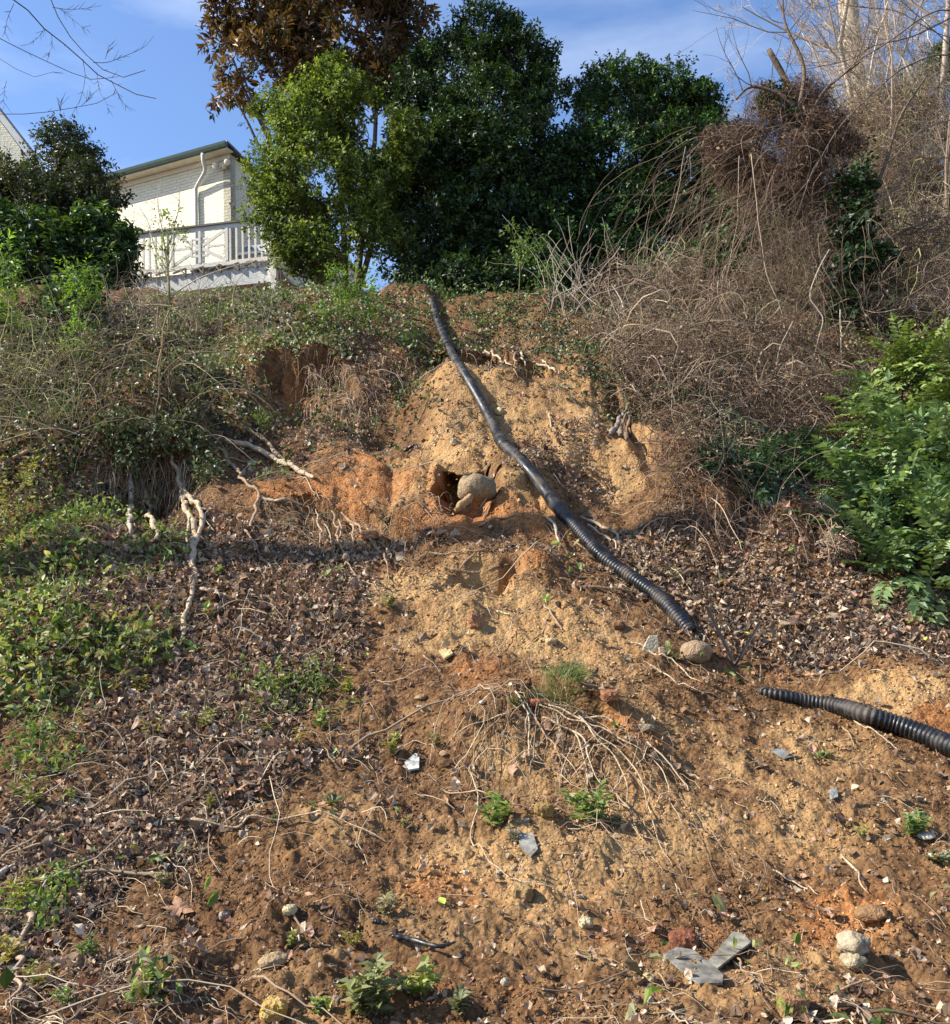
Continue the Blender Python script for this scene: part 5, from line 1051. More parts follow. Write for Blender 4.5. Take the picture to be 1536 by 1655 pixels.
# veils of hanging strands
def veil(n, ua, ub, va, vb, la, lb, y, seed, K=14, lean=(-.35, -.2), cols=VC, rad=.003, name='hanging_vines', parent=None, yr=.8):
    rs = np.random.RandomState(seed); u = rs.uniform(ua, ub, n); v = rs.uniform(va, vb, n); Y = y+rs.uniform(-yr, yr, n); p = P(u, v, Y); d = nrm(np.stack([rs.uniform(lean[0]-.5, lean[0]+.5, n), rs.uniform(lean[1]-.3, lean[1]+.3, n), rs.uniform(-.6, .12, n)], -1)); L_ = rs.uniform(la, lb, n)[:, None]; path = [p]
    for k in range(K-1): d = nrm(d+np.array([0, 0, -.10])+.15*rs.randn(n, 3)); p = p+d*L_/K; path.append(p)
    return tubes(np.stack(path, 1), rs.lognormal(math.log(rad), .4, n)[:, None]*np.linspace(1, .5, K)[None], 4, palette(n, cols, None, .2, rs), cap=False)
veil(150, 1120, 1330, 200, 360, 1.0, 2.4, 11.4, 83, lean=(-.8, -.2), rad=.0022, cols=VD).build('hanging_vines', MAT['twig'], sg)
veil(180, 1180, 1420, 300, 480, .9, 2.0, 11.0, 84, lean=(-.5, -.2), rad=.0022, cols=VD).build('hanging_vines', MAT['twig'], sg)
m, _ = tangle([(1260, 350, 60, 11.6), (1310, 370, 60, 11.5), (1260, 430, 60, 11.3), (1320, 460, 55, 11.2), (1400, 330, 50, 12), (1420, 460, 50, 11.5), (1440, 260, 50, 12.5), (1480, 380, 50, 12), (1410, 190, 45, 12.5), (1500, 450, 50, 12), (1450, 540, 45, 11.5)], 1100, 14, .11, .0019, VC+[(.2, .14, .1)], rs)
m.build('vine_netting', MAT['twig'], sg)
m, _, _, _ = crown([(1372, 320, 34, 11.3), (1390, 290, 26, 11.3), (1378, 380, 32, 11.2), (1385, 440, 28, 11.1), (1370, 500, 26, 11.1), (1392, 350, 24, 11.2), (1378, 560, 16, 11.0), (1250, 165, 22, 11.8), (1400, 415, 24, 11.0), (1425, 420, 20, 11), (1360, 440, 24, 11.1), (1270, 190, 20, 11.6)], 620, 7, .075, [(.025, .055, .02), (.04, .075, .025), (.02, .04, .015)], rs, wid=.8, spr=.12, gap=-.6, shell=.2)
m.build('ivy', MAT['leaf'], sg, smooth=False)
# single bright vines you can follow
for k, (lab, uv, y, r, c) in enumerate([
    ('long bright vine hanging straight down in front of the thicket', [(1215, 250), (1220, 300), (1225, 340), (1232, 400), (1240, 450), (1262, 500), (1274, 560), (1290, 600), (1303, 640), (1308, 700), (1298, 760)], 10.4, .0045, (.44, .35, .25)),
    ('kinked white vine dropping right of the thicket middle', [(1340, 405), (1322, 440), (1310, 478), (1320, 500), (1330, 520), (1322, 560), (1312, 600), (1305, 640)], 10.2, .006, (.50, .42, .32)),
    ('pale vine hanging left of the vine-covered snag', [(1110, 235), (1102, 280), (1092, 330), (1084, 360)], 11.5, .0045, (.38, .29, .2)),
    ('thin pale vine hanging from the brown mantle', [(1196, 250), (1195, 310), (1190, 360), (1180, 420), (1175, 460)], 11, .0042, (.42, .33, .23)),
    ('arched vine swinging across the thicket', [(1165, 475), (1182, 505), (1205, 522), (1240, 525), (1270, 512)], 10.2, .0042, (.40, .31, .21)),
    ('thin vine curving down to the dark ivy', [(1280, 520), (1260, 560), (1250, 620), (1245, 670), (1238, 720)], 9.8, .005, (.55, .42, .3)),
    ('pair of straight vines reaching the bramble heap', [(1300, 600), (1292, 650), (1295, 700), (1301, 760)], 9.6, .005, (.6, .46, .34)),
    ('vine running from the thicket down to the mahonia', [(1305, 620), (1330, 670), (1360, 710), (1400, 735), (1430, 745)], 9.0, .005, (.56, .44, .32)),
    ('vine looping over the ivy trunk foot', [(1358, 500), (1360, 560), (1358, 610), (1340, 640)], 10.4, .006, (.6, .5, .4)),
    ('fallen grey branch leaning across the thicket', [(1200, 655), (1230, 640), (1262, 620), (1285, 600)], 9.6, .014, (.4, .32, .25)),
    ('long vine crossing before the mahonia to the litter', [(1395, 780), (1420, 810), (1426, 850), (1428, 880)], 7.6, .005, (.56, .46, .34)),
    ('thin cane arching out over the leaf litter', [(1290, 830), (1330, 880), (1370, 920), (1420, 950), (1490, 985)], 7.4, .0045, (.5, .38, .26)),
    ('second thin cane arching beside the first over the litter', [(1340, 850), (1380, 880), (1430, 930), (1480, 972)], 7.3, .004, (.5, .38, .26))]):
    q = wob(smooth([P(float(a), float(b), y) for a, b in uv], 40), .02, 4, k); tag(tubes(q[None], np.full((1, 40), r), 6, c).build('hanging_vine', MAT['twig']), lab, 'vine')
# heap of bramble hanging over the bank at the right
m, _ = tangle([(1320, 800, 26, 8.2), (1335, 840, 26, 8.0), (1350, 880, 24, 7.8), (1310, 770, 22, 8.6)], 420, 12, .06, .0028, [(.48, .32, .22), (.36, .22, .15), (.58, .46, .34)], rs, grav=.12)
tag(m.build('bramble_clump', MAT['twig']), 'reddish tuft of bramble stems hanging over the right bank', 'bramble', kind='stuff')

# ------------------------------------------------------------------ mahonia shrubs: arching fronds of paired leaflets
def mahonia(name, label, base, lobes, nfr, seed, cols, fl_=.36, leaf=.075, cat='shrub', pairs=7):
    rs = np.random.RandomState(seed); o = empty(name, base); tag(o, label, cat)
    lobes = over(lobes, .7); Lc = np.array([P(float(u), float(v), float(y)) for u, v, r, y in lobes]); Lr = np.array([r*y/F for u, v, r, y in lobes])
    i = rs.choice(len(Lr), nfr, p=Lr**2/np.sum(Lr**2)); d = nrm(rs.randn(nfr, 3)+[-.15, -.5, .35]); p = Lc[i]+d*(Lr[i]*rs.uniform(.3, 1, nfr))[:, None]; dd = nrm(d*.8+[0, -.1, .25]+.3*rs.randn(nfr, 3)); K = pairs+2; path = [p]; L_ = fl_*rs.uniform(.6, 1.2, nfr)[:, None]
    for k in range(K-1): dd = nrm(dd+[0, 0, -.11]); p = p+dd*L_/K; path.append(p)
    path = np.stack(path, 1); m = tubes(path, np.linspace(.0035, .0015, K)[None]*np.ones((nfr, 1)), 3, (.16, .20, .06), cap=False)
    base = np.asarray(base, float); m2 = limbs(base-[0, 0, .1], Lc, rs, np.full(len(Lc), .02), col=(.28, .22, .14)); m2.build('stems', MAT['bark'], o)
    cc = palette(nfr, cols, None, .2, rs); mb = MB()
    T = nrm(np.gradient(path, axis=1)); up = nrm(np.array([0, 0, 1.])-T*T[..., 2:3]); sd = np.cross(T, up)
    for s in (-1, 1):
        for k in range(1, K):
            t_ = T[:, k]; ax = nrm(sd[:, k]*s*.9+t_*.55+up[:, k]*-.12+.14*rs.randn(nfr, 3)); ln = leaf*(1-.35*abs(k/K-.45)*2)*rs.uniform(.8, 1.15, nfr)
            scatter(LEAF5, path[:, k], frames(ax, nrm(up[:, k]+.25*rs.randn(nfr, 3))), np.stack([ln, ln*.48, ln], -1), np.clip(cc*(1+.1*rs.randn(nfr, 1)), .01, 1), mb)
    scatter(LEAF5, path[:, -1], frames(T[:, -1], up[:, -1]), np.stack([np.full(nfr, leaf)]*3, -1)*[1, .5, 1], cc, mb)
    m.V += mb.V; m.C += mb.C; m.MI += mb.MI; m.F += [f+m.n for f in mb.F]; m.n += mb.n; m.build('fronds', MAT['leaf'], o, smooth=False)
MC = [(.11, .18, .06), (.17, .25, .09), (.25, .33, .14), (.05, .09, .035)]
mahonia('mahonia_shrub', 'large glossy green mahonia with paired leaflets at the right edge', g1(1500, 960), [(1480, 860, 60, 7.4), (1420, 820, 50, 7.7), (1520, 780, 70, 7.6), (1460, 760, 50, 7.9), (1530, 900, 60, 7.2), (1400, 860, 36, 7.5), (1370, 790, 36, 8), (1440, 700, 34, 8.2), (1490, 930, 36, 7.0), (1570, 830, 70, 7.4), (1440, 900, 40, 7.1), (1380, 880, 30, 7.3), (1510, 960, 30, 6.8), (1450, 940, 26, 6.9)], 620, 90, MC, leaf=.108, pairs=6, fl_=.42)
mahonia('mahonia_shrub', 'yellow-green sunlit mahonia top behind the large one', g1(1450, 700), [(1470, 600, 34, 8.6), (1515, 590, 40, 8.6), (1430, 640, 34, 8.6), (1500, 620, 50, 8.5), (1400, 680, 30, 8.6), (1540, 680, 60, 8.3)], 190, 91, [(.16, .22, .05), (.22, .28, .08), (.09, .14, .04)], leaf=.1, fl_=.4)
mahonia('mahonia_shrub', 'low dark mahonia patch left of the large one', g1(1240, 830), [(1240, 790, 34, 8.0), (1270, 760, 34, 8.3), (1215, 760, 24, 8.3), (1340, 770, 34, 8.4), (1300, 740, 30, 8.8), (1235, 830, 16, 7.9)], 170, 92, [(.04, .10, .045), (.06, .13, .05)], leaf=.06, fl_=.28)

# ------------------------------------------------------------------ ground ivy and weeds
def carpet(name, label, regs, n, lsz, cols, seed, mat='leaf', wid=.75, hgt=.08, y0=2.5, y1=14, cat='ground cover', tpl=LEAF5, thr=.35, per=1, tilt=.55):
    x, y, rs = cand(n*16, y0, y1, seed); R_ = region(regs); m = rmask(R_, x, y)+.45*fbm2(x*3, y*3, 3, seed)-.1; keep = rs.rand(len(x)) < sstep(thr+.1, 1.0, m)*(1-.93*surf_masks(x, y)[0])*(undercut(x, y) < .03); x, y = x[keep][:n], y[keep][:n]; n = len(x)
    pos, fr, N = lay(x, y, rs, tilt, 0); h = hgt*rs.rand(n)*(.5+.5*noise2(x*5, y*5, 3)); pos = pos+N*h[:, None]*.6+np.array([0, 0, 1])*h[:, None]*.6
    ln = lsz*rs.uniform(.55, 1.3, n); mb = scatter(tpl, pos, fr, np.stack([ln, ln*wid, ln], -1), palette(n, cols, None, .22, rs)*(1+.35*noise2(x*3, y*3, seed+5)[:, None]), curl=.12 if tpl is LEAF5 else .3, rs=rs)
    return tag(mb.build(name, MAT[mat], smooth=False), label, cat, kind='stuff')
carpet('ground_ivy', 'pale dusty ivy carpeting the crest below the deck', [(430, 480, 130, 30, 1.2), (560, 480, 80, 30, 1), (330, 500, 120, 40, .8), (400, 560, 150, 40, .8), (520, 545, 100, 30, .9), (300, 600, 120, 50, .6)], 22000, .045, [(.20, .24, .10), (.13, .18, .06), (.30, .32, .17), (.09, .13, .04), (.35, .33, .2)], 93, hgt=.14)
carpet('ground_ivy', 'dark ivy carpet right of the pipe on the upper bank', [(850, 490, 100, 30, 1.1), (930, 540, 70, 40, 1.1), (960, 600, 60, 50, 1.0), (1010, 620, 70, 60, .8), (900, 470, 120, 24, 1), (780, 560, 60, 16, .5), (1100, 640, 90, 60, .7)], 15000, .045, [(.045, .075, .03), (.08, .12, .05), (.14, .17, .09), (.03, .05, .02)], 94, hgt=.13)
carpet('ground_ivy', 'dark ivy and creeper filling the upper left slope under the canes', [(100, 600, 200, 70, 1.2), (280, 620, 120, 70, 1.0), (40, 700, 160, 60, 1.1), (200, 690, 140, 50, 1.), (350, 660, 70, 60, .8), (120, 540, 160, 40, 1.1)], 18000, .05, [(.035, .055, .018), (.06, .09, .028), (.12, .14, .05), (.02, .035, .015), (.20, .14, .085), (.27, .20, .12), (.14, .09, .055)], 98, hgt=.22, tilt=.9)
carpet('crest_weeds', 'weeds and ivy along the crest beneath the shrubs', [(520, 450, 120, 20, 1.2), (650, 455, 90, 18, 1.1), (760, 470, 90, 18, .9), (1000, 480, 140, 30, 1)], 9000, .05, [(.07, .11, .03), (.12, .17, .05), (.04, .07, .02), (.18, .2, .09)], 99, hgt=.3, tilt=.9)
carpet('honeysuckle_patch', 'broad-leaved green creeper heaped over the left slope', [(100, 1080, 130, 60, 1.2), (200, 1050, 80, 50, .9), (40, 1020, 90, 60, 1.1), (60, 960, 90, 50, .8), (30, 1140, 80, 30, .7)], 8500, .068, [(.12, .17, .04), (.19, .25, .07), (.30, .34, .13), (.06, .09, .025), (.38, .36, .18), (.22, .15, .09)], 95, tpl=LEAF11, thr=.2, mat='softleaf', wid=.42, hgt=.20)
carpet('weed_cover', 'light green low weeds on the left slope', [(60, 830, 110, 60, .9), (160, 900, 100, 50, .6), (430, 1110, 110, 30, .7), (500, 1160, 80, 30, .5), (60, 1260, 70, 40, .5), (60, 1480, 70, 60, .55), (380, 880, 60, 20, .4), (230, 1000, 90, 40, .5), (560, 1000, 60, 40, .3), (40, 1570, 70, 40, .45), (290, 680, 120, 60, .4), (130, 620, 120, 60, .6)], 11000, .036, [(.17, .26, .06), (.12, .20, .04), (.25, .32, .10), (.30, .30, .13)], 96, mat='softleaf', wid=.45, hgt=.12, thr=.3, tilt=.8)
carpet('weed_sprigs', 'bright low sprigs and creeper spread through the left litter', [(60, 830, 110, 60, 1.1), (160, 880, 120, 60, .8), (20, 900, 70, 50, 1.), (240, 960, 100, 60, .6), (100, 1180, 120, 40, .7), (450, 1150, 130, 50, .6), (520, 1090, 60, 40, .5), (380, 560, 120, 60, .7), (560, 520, 80, 40, .8), (40, 1240, 80, 40, .7), (300, 900, 60, 60, .4)], 12000, .046, [(.14, .20, .05), (.19, .25, .07), (.09, .14, .035), (.26, .28, .12)], 198, mat='softleaf', wid=.45, hgt=.22, thr=.32, tilt=.9)
leafmass('bank_ivy', 'ivy and weeds spilling over the rooty overhang on the left', [(210, 735, 34, 7.9), (260, 700, 40, 8.2), (320, 720, 34, 8.2), (340, 760, 30, 7.9), (190, 690, 40, 8.3), (300, 680, 30, 8.4)], 1800, .045, [(.05, .085, .03), (.1, .13, .05), (.16, .15, .07)], 97)

def weed(name, label, u, v, hpx, seed, kind='leafy', col=(.16, .30, .05), group=None, n=None, cat='weed', lean=(0, 0)):
    col = (col[0]*1.15+.015, col[1]*.84, col[2]+.012); rs = np.random.RandomState(seed); c = g1(u, v); m = c[1]/F; h = hpx*m; mb = MB(); n = n or 9
    if kind == 'grass':
        n = n*30; a = rs.uniform(0, 2*np.pi, n); r = rs.rand(n)**.6*h*.9; b = c+np.stack([np.cos(a)*r*.55, np.sin(a)*r*.55, a*0], -1); b[:, 2] = hz(b[:, 0], b[:, 1]); d = nrm(np.stack([np.cos(a)*.8, np.sin(a)*.8, np.full(n, 1.)], -1)+.35*rs.randn(n, 3)); L_ = h*rs.uniform(.35, .8, n)
        K = 4; t = np.linspace(0, 1, K)[None, :, None]; p = b[:, None]+d[:, None]*t*L_[:, None, None]+np.array([0, 0, -1])*(t**2)*.35*L_[:, None, None]
        tubes(p, np.linspace(.0013, .0004, K)[None]*np.ones((n, 1)), 3, palette(n, [col, (col[0]*1.5, col[1]*1.2, col[2]*1.4), (col[0]*.6, col[1]*.7, col[2]*.6)], None, .15, rs), mb, cap=False)
    elif kind == 'rosette':
        n = n*2; a = rs.uniform(0, 2*np.pi, n); d = nrm(np.stack([np.cos(a), np.sin(a), rs.uniform(.15, .7, n)], -1)); ln = h*rs.uniform(.5, 1, n)
        scatter(LEAF11, np.repeat(c[None], n, 0)+[0, 0, .005], frames(d, np.tile([0, 0, 1.], (n, 1))), np.stack([ln, ln*.26, ln], -1), palette(n, [col], None, .2, rs), mb, .15, rs)
    else:
        ns = max(3, n//2); a = rs.uniform(0, 2*np.pi, ns); d = nrm(np.stack([np.cos(a)*.45+lean[0], np.sin(a)*.45, np.full(ns, 1.)], -1)); K = 7; L_ = h*rs.uniform(.55, 1.05, ns); path = [np.repeat(c[None], ns, 0)+rs.randn(ns, 3)*[h*.1, h*.1, 0]]
        for k in range(K-1): d = nrm(d+.12*rs.randn(ns, 3)); path.append(path[-1]+d*(L_/K)[:, None])
        path = np.stack(path, 1); tubes(path, np.linspace(.002, .0009, K)[None]*np.ones((ns, 1)), 4, (col[0]*.8, col[1]*.7, col[2]), mb, cap=False)
        for k in range(1, K):
            for s in range(4 if kind == 'leafy' else 3):
                a = rs.uniform(0, 6.3, ns); ax = nrm(np.stack([np.cos(a), np.sin(a), rs.uniform(0, .7, ns)], -1)); ln = np.minimum(h*(.30 if kind == 'leafy' else .38), .055)*rs.uniform(.6, 1.1, ns)
                scatter(LEAF5, path[:, k], frames(ax, nrm(np.array([0, 0, 1.])+.3*rs.randn(ns, 3))), np.stack([ln, ln*(.42 if kind == 'leafy' else .6), ln], -1), palette(ns, [col, (col[0]*1.35, col[1]*1.15, col[2]*1.3)], None, .15, rs), mb)
    return tag(mb.build(name, MAT['softleaf'], smooth=False), label, cat, group)
weed('grass_tuft', 'feathery bright green grass tuft on the path above the mound', 905, 1128, 66, 1, 'grass', (.15, .30, .06), n=22, cat='grass')
weed('weed', 'small leafy weed just left of the grass tuft', 835, 1142, 26, 2, col=(.12, .24, .05))
weed('weed', 'pale slender weed left of the rooty mound', 706, 1205, 28, 3, col=(.26, .34, .12), n=5)
weed('weed', 'bright weed sprig between litter and path', 630, 1222, 42, 4, col=(.2, .36, .06))
weed('weed', 'leafy bright green weed beside the yellow leaf', 803, 1336, 62, 5, col=(.15, .33, .06), n=12)
weed('weed', 'grey-green weed trailing below the yellow leaf', 826, 1360, 32, 6, col=(.2, .28, .14))
weed('weed', 'bushy green weed under the root fan', 958, 1330, 76, 7, col=(.14, .32, .06), n=14)
weed('weed', 'dusky green weed right of the bushy one', 990, 1340, 34, 8, col=(.11, .2, .09))
weed('weed', 'green rosette in bare soil below the lower pipe', 1326, 1228, 26, 9, 'rosette', (.16, .32, .08))
weed('weed', 'leafy weed with bright leaves at the lower right edge', 1478, 1352, 44, 10, 'broad', (.15, .34, .08), n=12)
weed('weed', 'tiny upright weed left of the right-edge weed', 1396, 1356, 26, 11, col=(.24, .40, .08), n=5)
weed('weed', 'weed with dark broad leaves cut by the right border', 1524, 1400, 34, 12, 'broad', (.1, .18, .06), n=8)
weed('weed', 'broad round-leaved weed at the bottom centre', 598, 1640, 96, 13, 'broad', (.16, .27, .08), n=26)
weed('weed', 'bright weed right of the round-leaved weed', 682, 1612, 62, 14, 'broad', (.2, .36, .06), n=8)
weed('weed', 'dusty weed near the bottom centre edge', 742, 1640, 52, 15, 'broad', (.13, .22, .08), n=10)
weed('weed', 'wispy grey-green weed on the left foreground soil', 265, 1432, 36, 16, col=(.22, .3, .12), n=7)
weed('weed', 'tall thin seedling standing in the left litter', 243, 1195, 44, 17, col=(.22, .32, .1), n=4)
weed('weed', 'light weed left of the sandy fan in the litter', 322, 1180, 40, 18, col=(.16, .28, .06))
weed('weed', 'low weed clump by the level branch', 338, 1312, 34, 19, col=(.2, .28, .08))
weed('weed', 'weeds by the black plastic strip', 625, 1480, 44, 20, col=(.22, .3, .13), n=8)
weed('weed', 'flat broad-leaved weed on the middle left soil', 537, 1300, 26, 21, 'rosette', (.1, .2, .07))
weed('weed', 'small weed between the foreground cracks', 655, 1338, 22, 22, col=(.2, .3, .1), n=6)
weed('weed', 'weed on the sandy edge below the root fringe', 628, 985, 30, 23, 'broad', (.2, .32, .12), n=7)
weed('weed', 'single leafy weed at the lower left dark litter', 140, 1555, 44, 24, col=(.1, .24, .05), n=8)
weed('weed', 'spindly weed stem at the far left middle', 50, 790, 90, 25, col=(.2, .32, .06), n=8)
weed('weed', 'tall weed stem left of the dark log', 16, 830, 110, 26, col=(.2, .3, .07), n=8)
weed('weed', 'tiny green weed beside the pebbly boulder', 1094, 1068, 16, 27, col=(.18, .34, .08), n=6)
WL = ['leafy weed at the left edge above the yellow leaf', 'broad-leaved weed beside the yellow leaf in dark litter', 'tall leafy weed above the stout corner stick', 'weed right of the forked branch end at the left edge', 'weed right of the stout corner stick', 'weed at the left border beside the stout stick', 'weed at the bottom edge left of the torn maple leaf', 'small weed right of the left yellow leaves', 'weed in litter above the level branch end', 'broad weed in litter left of the white tile shard', 'weed in litter left of its broad neighbour', 'pale weed at the edge of litter and sandy slope',
      'tiny weed under the level branch', 'small weed beside the long brown stone', 'weed left of the black plastic scrap', 'weed above the yellow ochre block', 'weed in litter below the broad-leaved creeper', 'weed in litter right of the creeper heap', 'weed below the creeper heap at the left', 'little weed right of the twin root', 'little weed right of the twin root foot']
for k, (u, v, h) in enumerate([(30, 1290, 46), (55, 1310, 40), (20, 1480, 60), (90, 1440, 40), (60, 1600, 50), (10, 1560, 50), (110, 1630, 40), (120, 1300, 30), (480, 1210, 36), (520, 1180, 40), (430, 1190, 30), (560, 1120, 30), (440, 1330, 22), (470, 1530, 30), (570, 1530, 36), (520, 1640, 40), (160, 1130, 40), (220, 1120, 36), (60, 1190, 40), (350, 930, 20), (340, 1000, 24)]):
    weed('weed', WL[k], u, v, h, 200+k, ['leafy', 'broad'][k % 2], (.14+.04*(k % 3), .26+.03*(k % 4), .06), group='weeds sprouting on the left slope', n=7)
# fallen single leaves one notices
def bigleaf(label, u, v, sz, col, seed, lobed=False, cat='leaf'):
    rs = np.random.RandomState(seed); c = g1(u, v); m = c[1]/F*sz; n = gnormal(np.array([c[0]]), np.array([c[1]]))[0]; mb = MB()
    if lobed:
        a = np.linspace(0, 2*np.pi, 30, endpoint=False); r = .42+.5*np.abs(np.cos(a*2.5))**1.5; r *= 1-.25*(np.arange(30) % 2)*.6
        V = np.stack([np.cos(a)*r, np.sin(a)*r, .18*r*r*np.cos(a*3)], -1); V = np.vstack([[[0, 0, 0]], V]); Fc = np.array([[0, i+1, (i+1) % 30+1] for i in range(30)])
    else: V, Fc = LEAF11[0]-[.5, 0, 0], LEAF11[1]; V = V*[2, 1.2, 1]+np.array([0, 0, .3])*(V[:, 1:2]**2)
    fr = frames(rs.randn(1, 3), n[None]+.25*rs.randn(1, 3))[0]; mb.add((V*m/2)@fr.T+c+n*m*.12, Fc, col); return tag(mb.build('fallen_leaf', MAT['dry'], smooth=False), label, cat)
bigleaf('large brown maple leaf lying on the left foreground soil', 290, 1474, 62, (.36, .2, .12), 1, True)
bigleaf('reddish torn maple leaf at the bottom left', 138, 1610, 56, (.34, .14, .09), 2, True)
bigleaf('bright yellow leaf lying by the green weed', 826, 1314, 16, (.75, .62, .05), 3)
bigleaf('yellow leaf in dark litter at the left edge', 20, 1360, 20, (.70, .52, .04), 4)
bigleaf('yellow leaf hanging among stalks on the left', 108, 1362, 18, (.66, .46, .04), 5)
bigleaf('lime green leaf on the bare foreground soil', 714, 1458, 22, (.45, .55, .10), 6)
bigleaf('orange-brown maple leaf by the twin root', 292, 925, 26, (.55, .17, .05), 7, True)
bigleaf('pale brown leaf on the centre foreground', 722, 1298, 26, (.50, .32, .2), 8, True)
bigleaf('lime leaf on the sandy fan below the clay lump', 882, 968, 20, (.5, .6, .14), 9, True)
bigleaf('tan dry leaf on the lower middle soil', 866, 1530, 26, (.50, .32, .18), 10, True)
bigleaf('tan leaf standing in litter above the buried pipe', 1310, 1092, 26, (.55, .33, .17), 11, True)
bigleaf('green leaf lying flat below the left weeds', 540, 1218, 26, (.22, .32, .14), 12)

# ------------------------------------------------------------------ canes and saplings on the left
def caneset(name, label, n, ua, ub, va, vb, la, lb, seed, cols, rad=.003, lean=(0, -.2, .9), gr=.10, kind='stuff', K=12):
    rs = np.random.RandomState(seed); p = gp(rs.uniform(ua, ub, n), rs.uniform(va, vb, n)); p = p[p[:, 1] < 15]; n = len(p); d = nrm(np.array(lean)+.5*rs.randn(n, 3)*[1, .6, .5]); L_ = rs.uniform(la, lb, n)[:, None]; path = [p]
    for k in range(K-1): d = nrm(d+[0, 0, -gr]+.13*rs.randn(n, 3)); p = p+d*L_/K; p[:, 2] = np.maximum(p[:, 2], hz(p[:, 0], p[:, 1])+.01); path.append(p)
    return tag(tubes(np.stack(path, 1), rs.lognormal(math.log(rad), .35, n)[:, None]*np.linspace(1, .45, K)[None], 4, palette(n, cols, None, .2, rs), cap=False).build(name, MAT['twig']), label, name.replace('_', ' '), kind=kind)
caneset('bramble_canes', 'arching dry canes and stalks matted over the upper left slope', 420, -60, 330, 520, 740, .5, 1.5, 100, [(.26, .195, .12), (.16, .12, .075), (.15, .14, .07), (.37, .30, .20)], gr=.16)
caneset('dead_stalks', 'fine grey stalks standing under the deck on the crest', 420, 60, 470, 450, 560, .3, 1.0, 101, [(.30, .25, .2), (.20, .16, .13), (.40, .34, .27)], gr=.13, rad=.0026)
caneset('green_stalks', 'leaning grassy stems at the left edge', 200, -40, 130, 560, 700, .4, .9, 102, [(.24, .26, .09), (.36, .36, .16)], gr=.12, rad=.003)
caneset('hanging_rootlets', 'fringe of dry rootlets hanging below the upper turf edge', 320, 490, 620, 590, 680, .15, .45, 103, [(.5, .36, .24), (.4, .28, .18)], lean=(.1, -.5, .2), gr=.3, rad=.002)
caneset('bank_canes', 'wiry stems drooping over the bank beneath the thicket', 260, 1060, 1340, 740, 860, .3, .9, 104, VC, lean=(-.1, -.5, .6), gr=.2, rad=.0026)
caneset('dry_stalks', 'short dry stalks rising from the left leaf litter', 200, -20, 420, 860, 1350, .12, .4, 105, [(.55, .45, .32), (.4, .3, .2)], lean=(.3, -.1, .7), gr=.12, rad=.0018)
caneset('crest_twigs', 'bare twigs rising beside the dark hedge on the crest', 150, 880, 1080, 440, 520, .5, 1.5, 106, [(.5, .42, .34), (.36, .28, .22)], gr=.05, rad=.004, lean=(.1, -.1, 1))
sp = empty('bare_sapling', g1(285, 655)); tag(sp, 'slim bare sapling with forked pale top before the deck', 'sapling')
q = smooth([g1(285, 650)-[0, 0, .1]]+[P(a, b, 10.6) for a, b in [(281., 600.), (277., 540.), (274., 480.), (271., 430.), (266., 405.)]], 24); tubes(q[None], np.linspace(.028, .012, 24)[None], 8, (.26, .2, .15)).build('trunk', MAT['bark'], sp)
rs = np.random.RandomState(107); out = [[], [], []]
for a, y in (([(274, 480), (300, 462), (330, 446), (370, 432), (410, 420)], 10.6), ([(274, 480), (255, 468), (240, 452)], 10.5), ([(268, 412), (262, 370), (255, 330), (258, 295)], 10.6), ([(268, 412), (280, 370), (290, 330), (288, 300)], 10.6), ([(272, 440), (250, 400), (240, 360), (225, 335)], 10.6), ([(276, 495), (250, 492), (230, 494)], 10.5)):
    w_ = smooth([P(float(x), float(z), y) for x, z in a], 10); out[0].append((w_, np.linspace(.010, .003, 10)))
    for k in range(4): i = rs.randint(2, 9); grow(w_[i], nrm(w_[i]-w_[i-1])+.6*rs.randn(3), .35, .003, rs, 2, K=5, out=[out[1], out[2]], nb=(1, 4))
m = MB()
for i in range(3):
    if out[i]: tubes(np.array([a for a, b in out[i]]), np.maximum(np.array([b for a, b in out[i]]), .0018), 4, (.50, .42, .32), m, cap=False)
m.build('branches', MAT['twig'], sp)
def sapling(label, u, vb, y, vt, lobes, n, cols, seed, lsz=.05, stemc=(.2, .22, .08), mat='softleaf', wid=.4):
    rs = np.random.RandomState(seed); b = g1(u, vb); o = empty('leafy_sapling', b); tag(o, label, 'sapling'); yy = b[1]
    lobes = [(a, c, r, yy) for a, c, r in lobes]; m, Lc, Lr, p = crown(lobes, n, 7, lsz, cols, rs, shell=.05, gap=-2, spr=.14, upb=1.2, wid=wid); m.build('leaves', MAT[mat], o, smooth=False)
    q = smooth([b-[0, 0, .08], (b+P(float(u), float(vt), yy))/2+[.02, 0, 0], P(float(u), float(vt), yy)], 12); mm = tubes(q[None], np.linspace(.009, .004, 12)[None], 6, stemc)
    tips = p[rs.randint(len(p), size=16)]; near = q[np.clip((np.argmin(((tips[:, None]-q[None])**2).sum(-1), 1)-2), 0, 11)]
    t = np.linspace(0, 1, 5)[None, :, None]; tubes(near[:, None]*(1-t)+tips[:, None]*t, np.full((16, 5), .003), 4, stemc, mm, cap=False); mm.build('stem', MAT['bark'], o)
sapling('leafy young tree sprouting in front of the deck railing', 270, 560, 10, 380, [(262, 370, 20), (285, 385, 18), (262, 410, 18), (276, 350, 12), (270, 440, 14)], 46, [(.14, .2, .05), (.2, .26, .09)], 110)
sapling('yellow-green upright shrub sprig left of the bare sapling', 125, 600, 10, 470, [(130, 470, 26), (120, 500, 24), (128, 535, 22), (120, 565, 20), (140, 450, 18), (105, 440, 14), (150, 480, 14)], 130, [(.16, .27, .04), (.22, .33, .06), (.10, .18, .04)], 111)
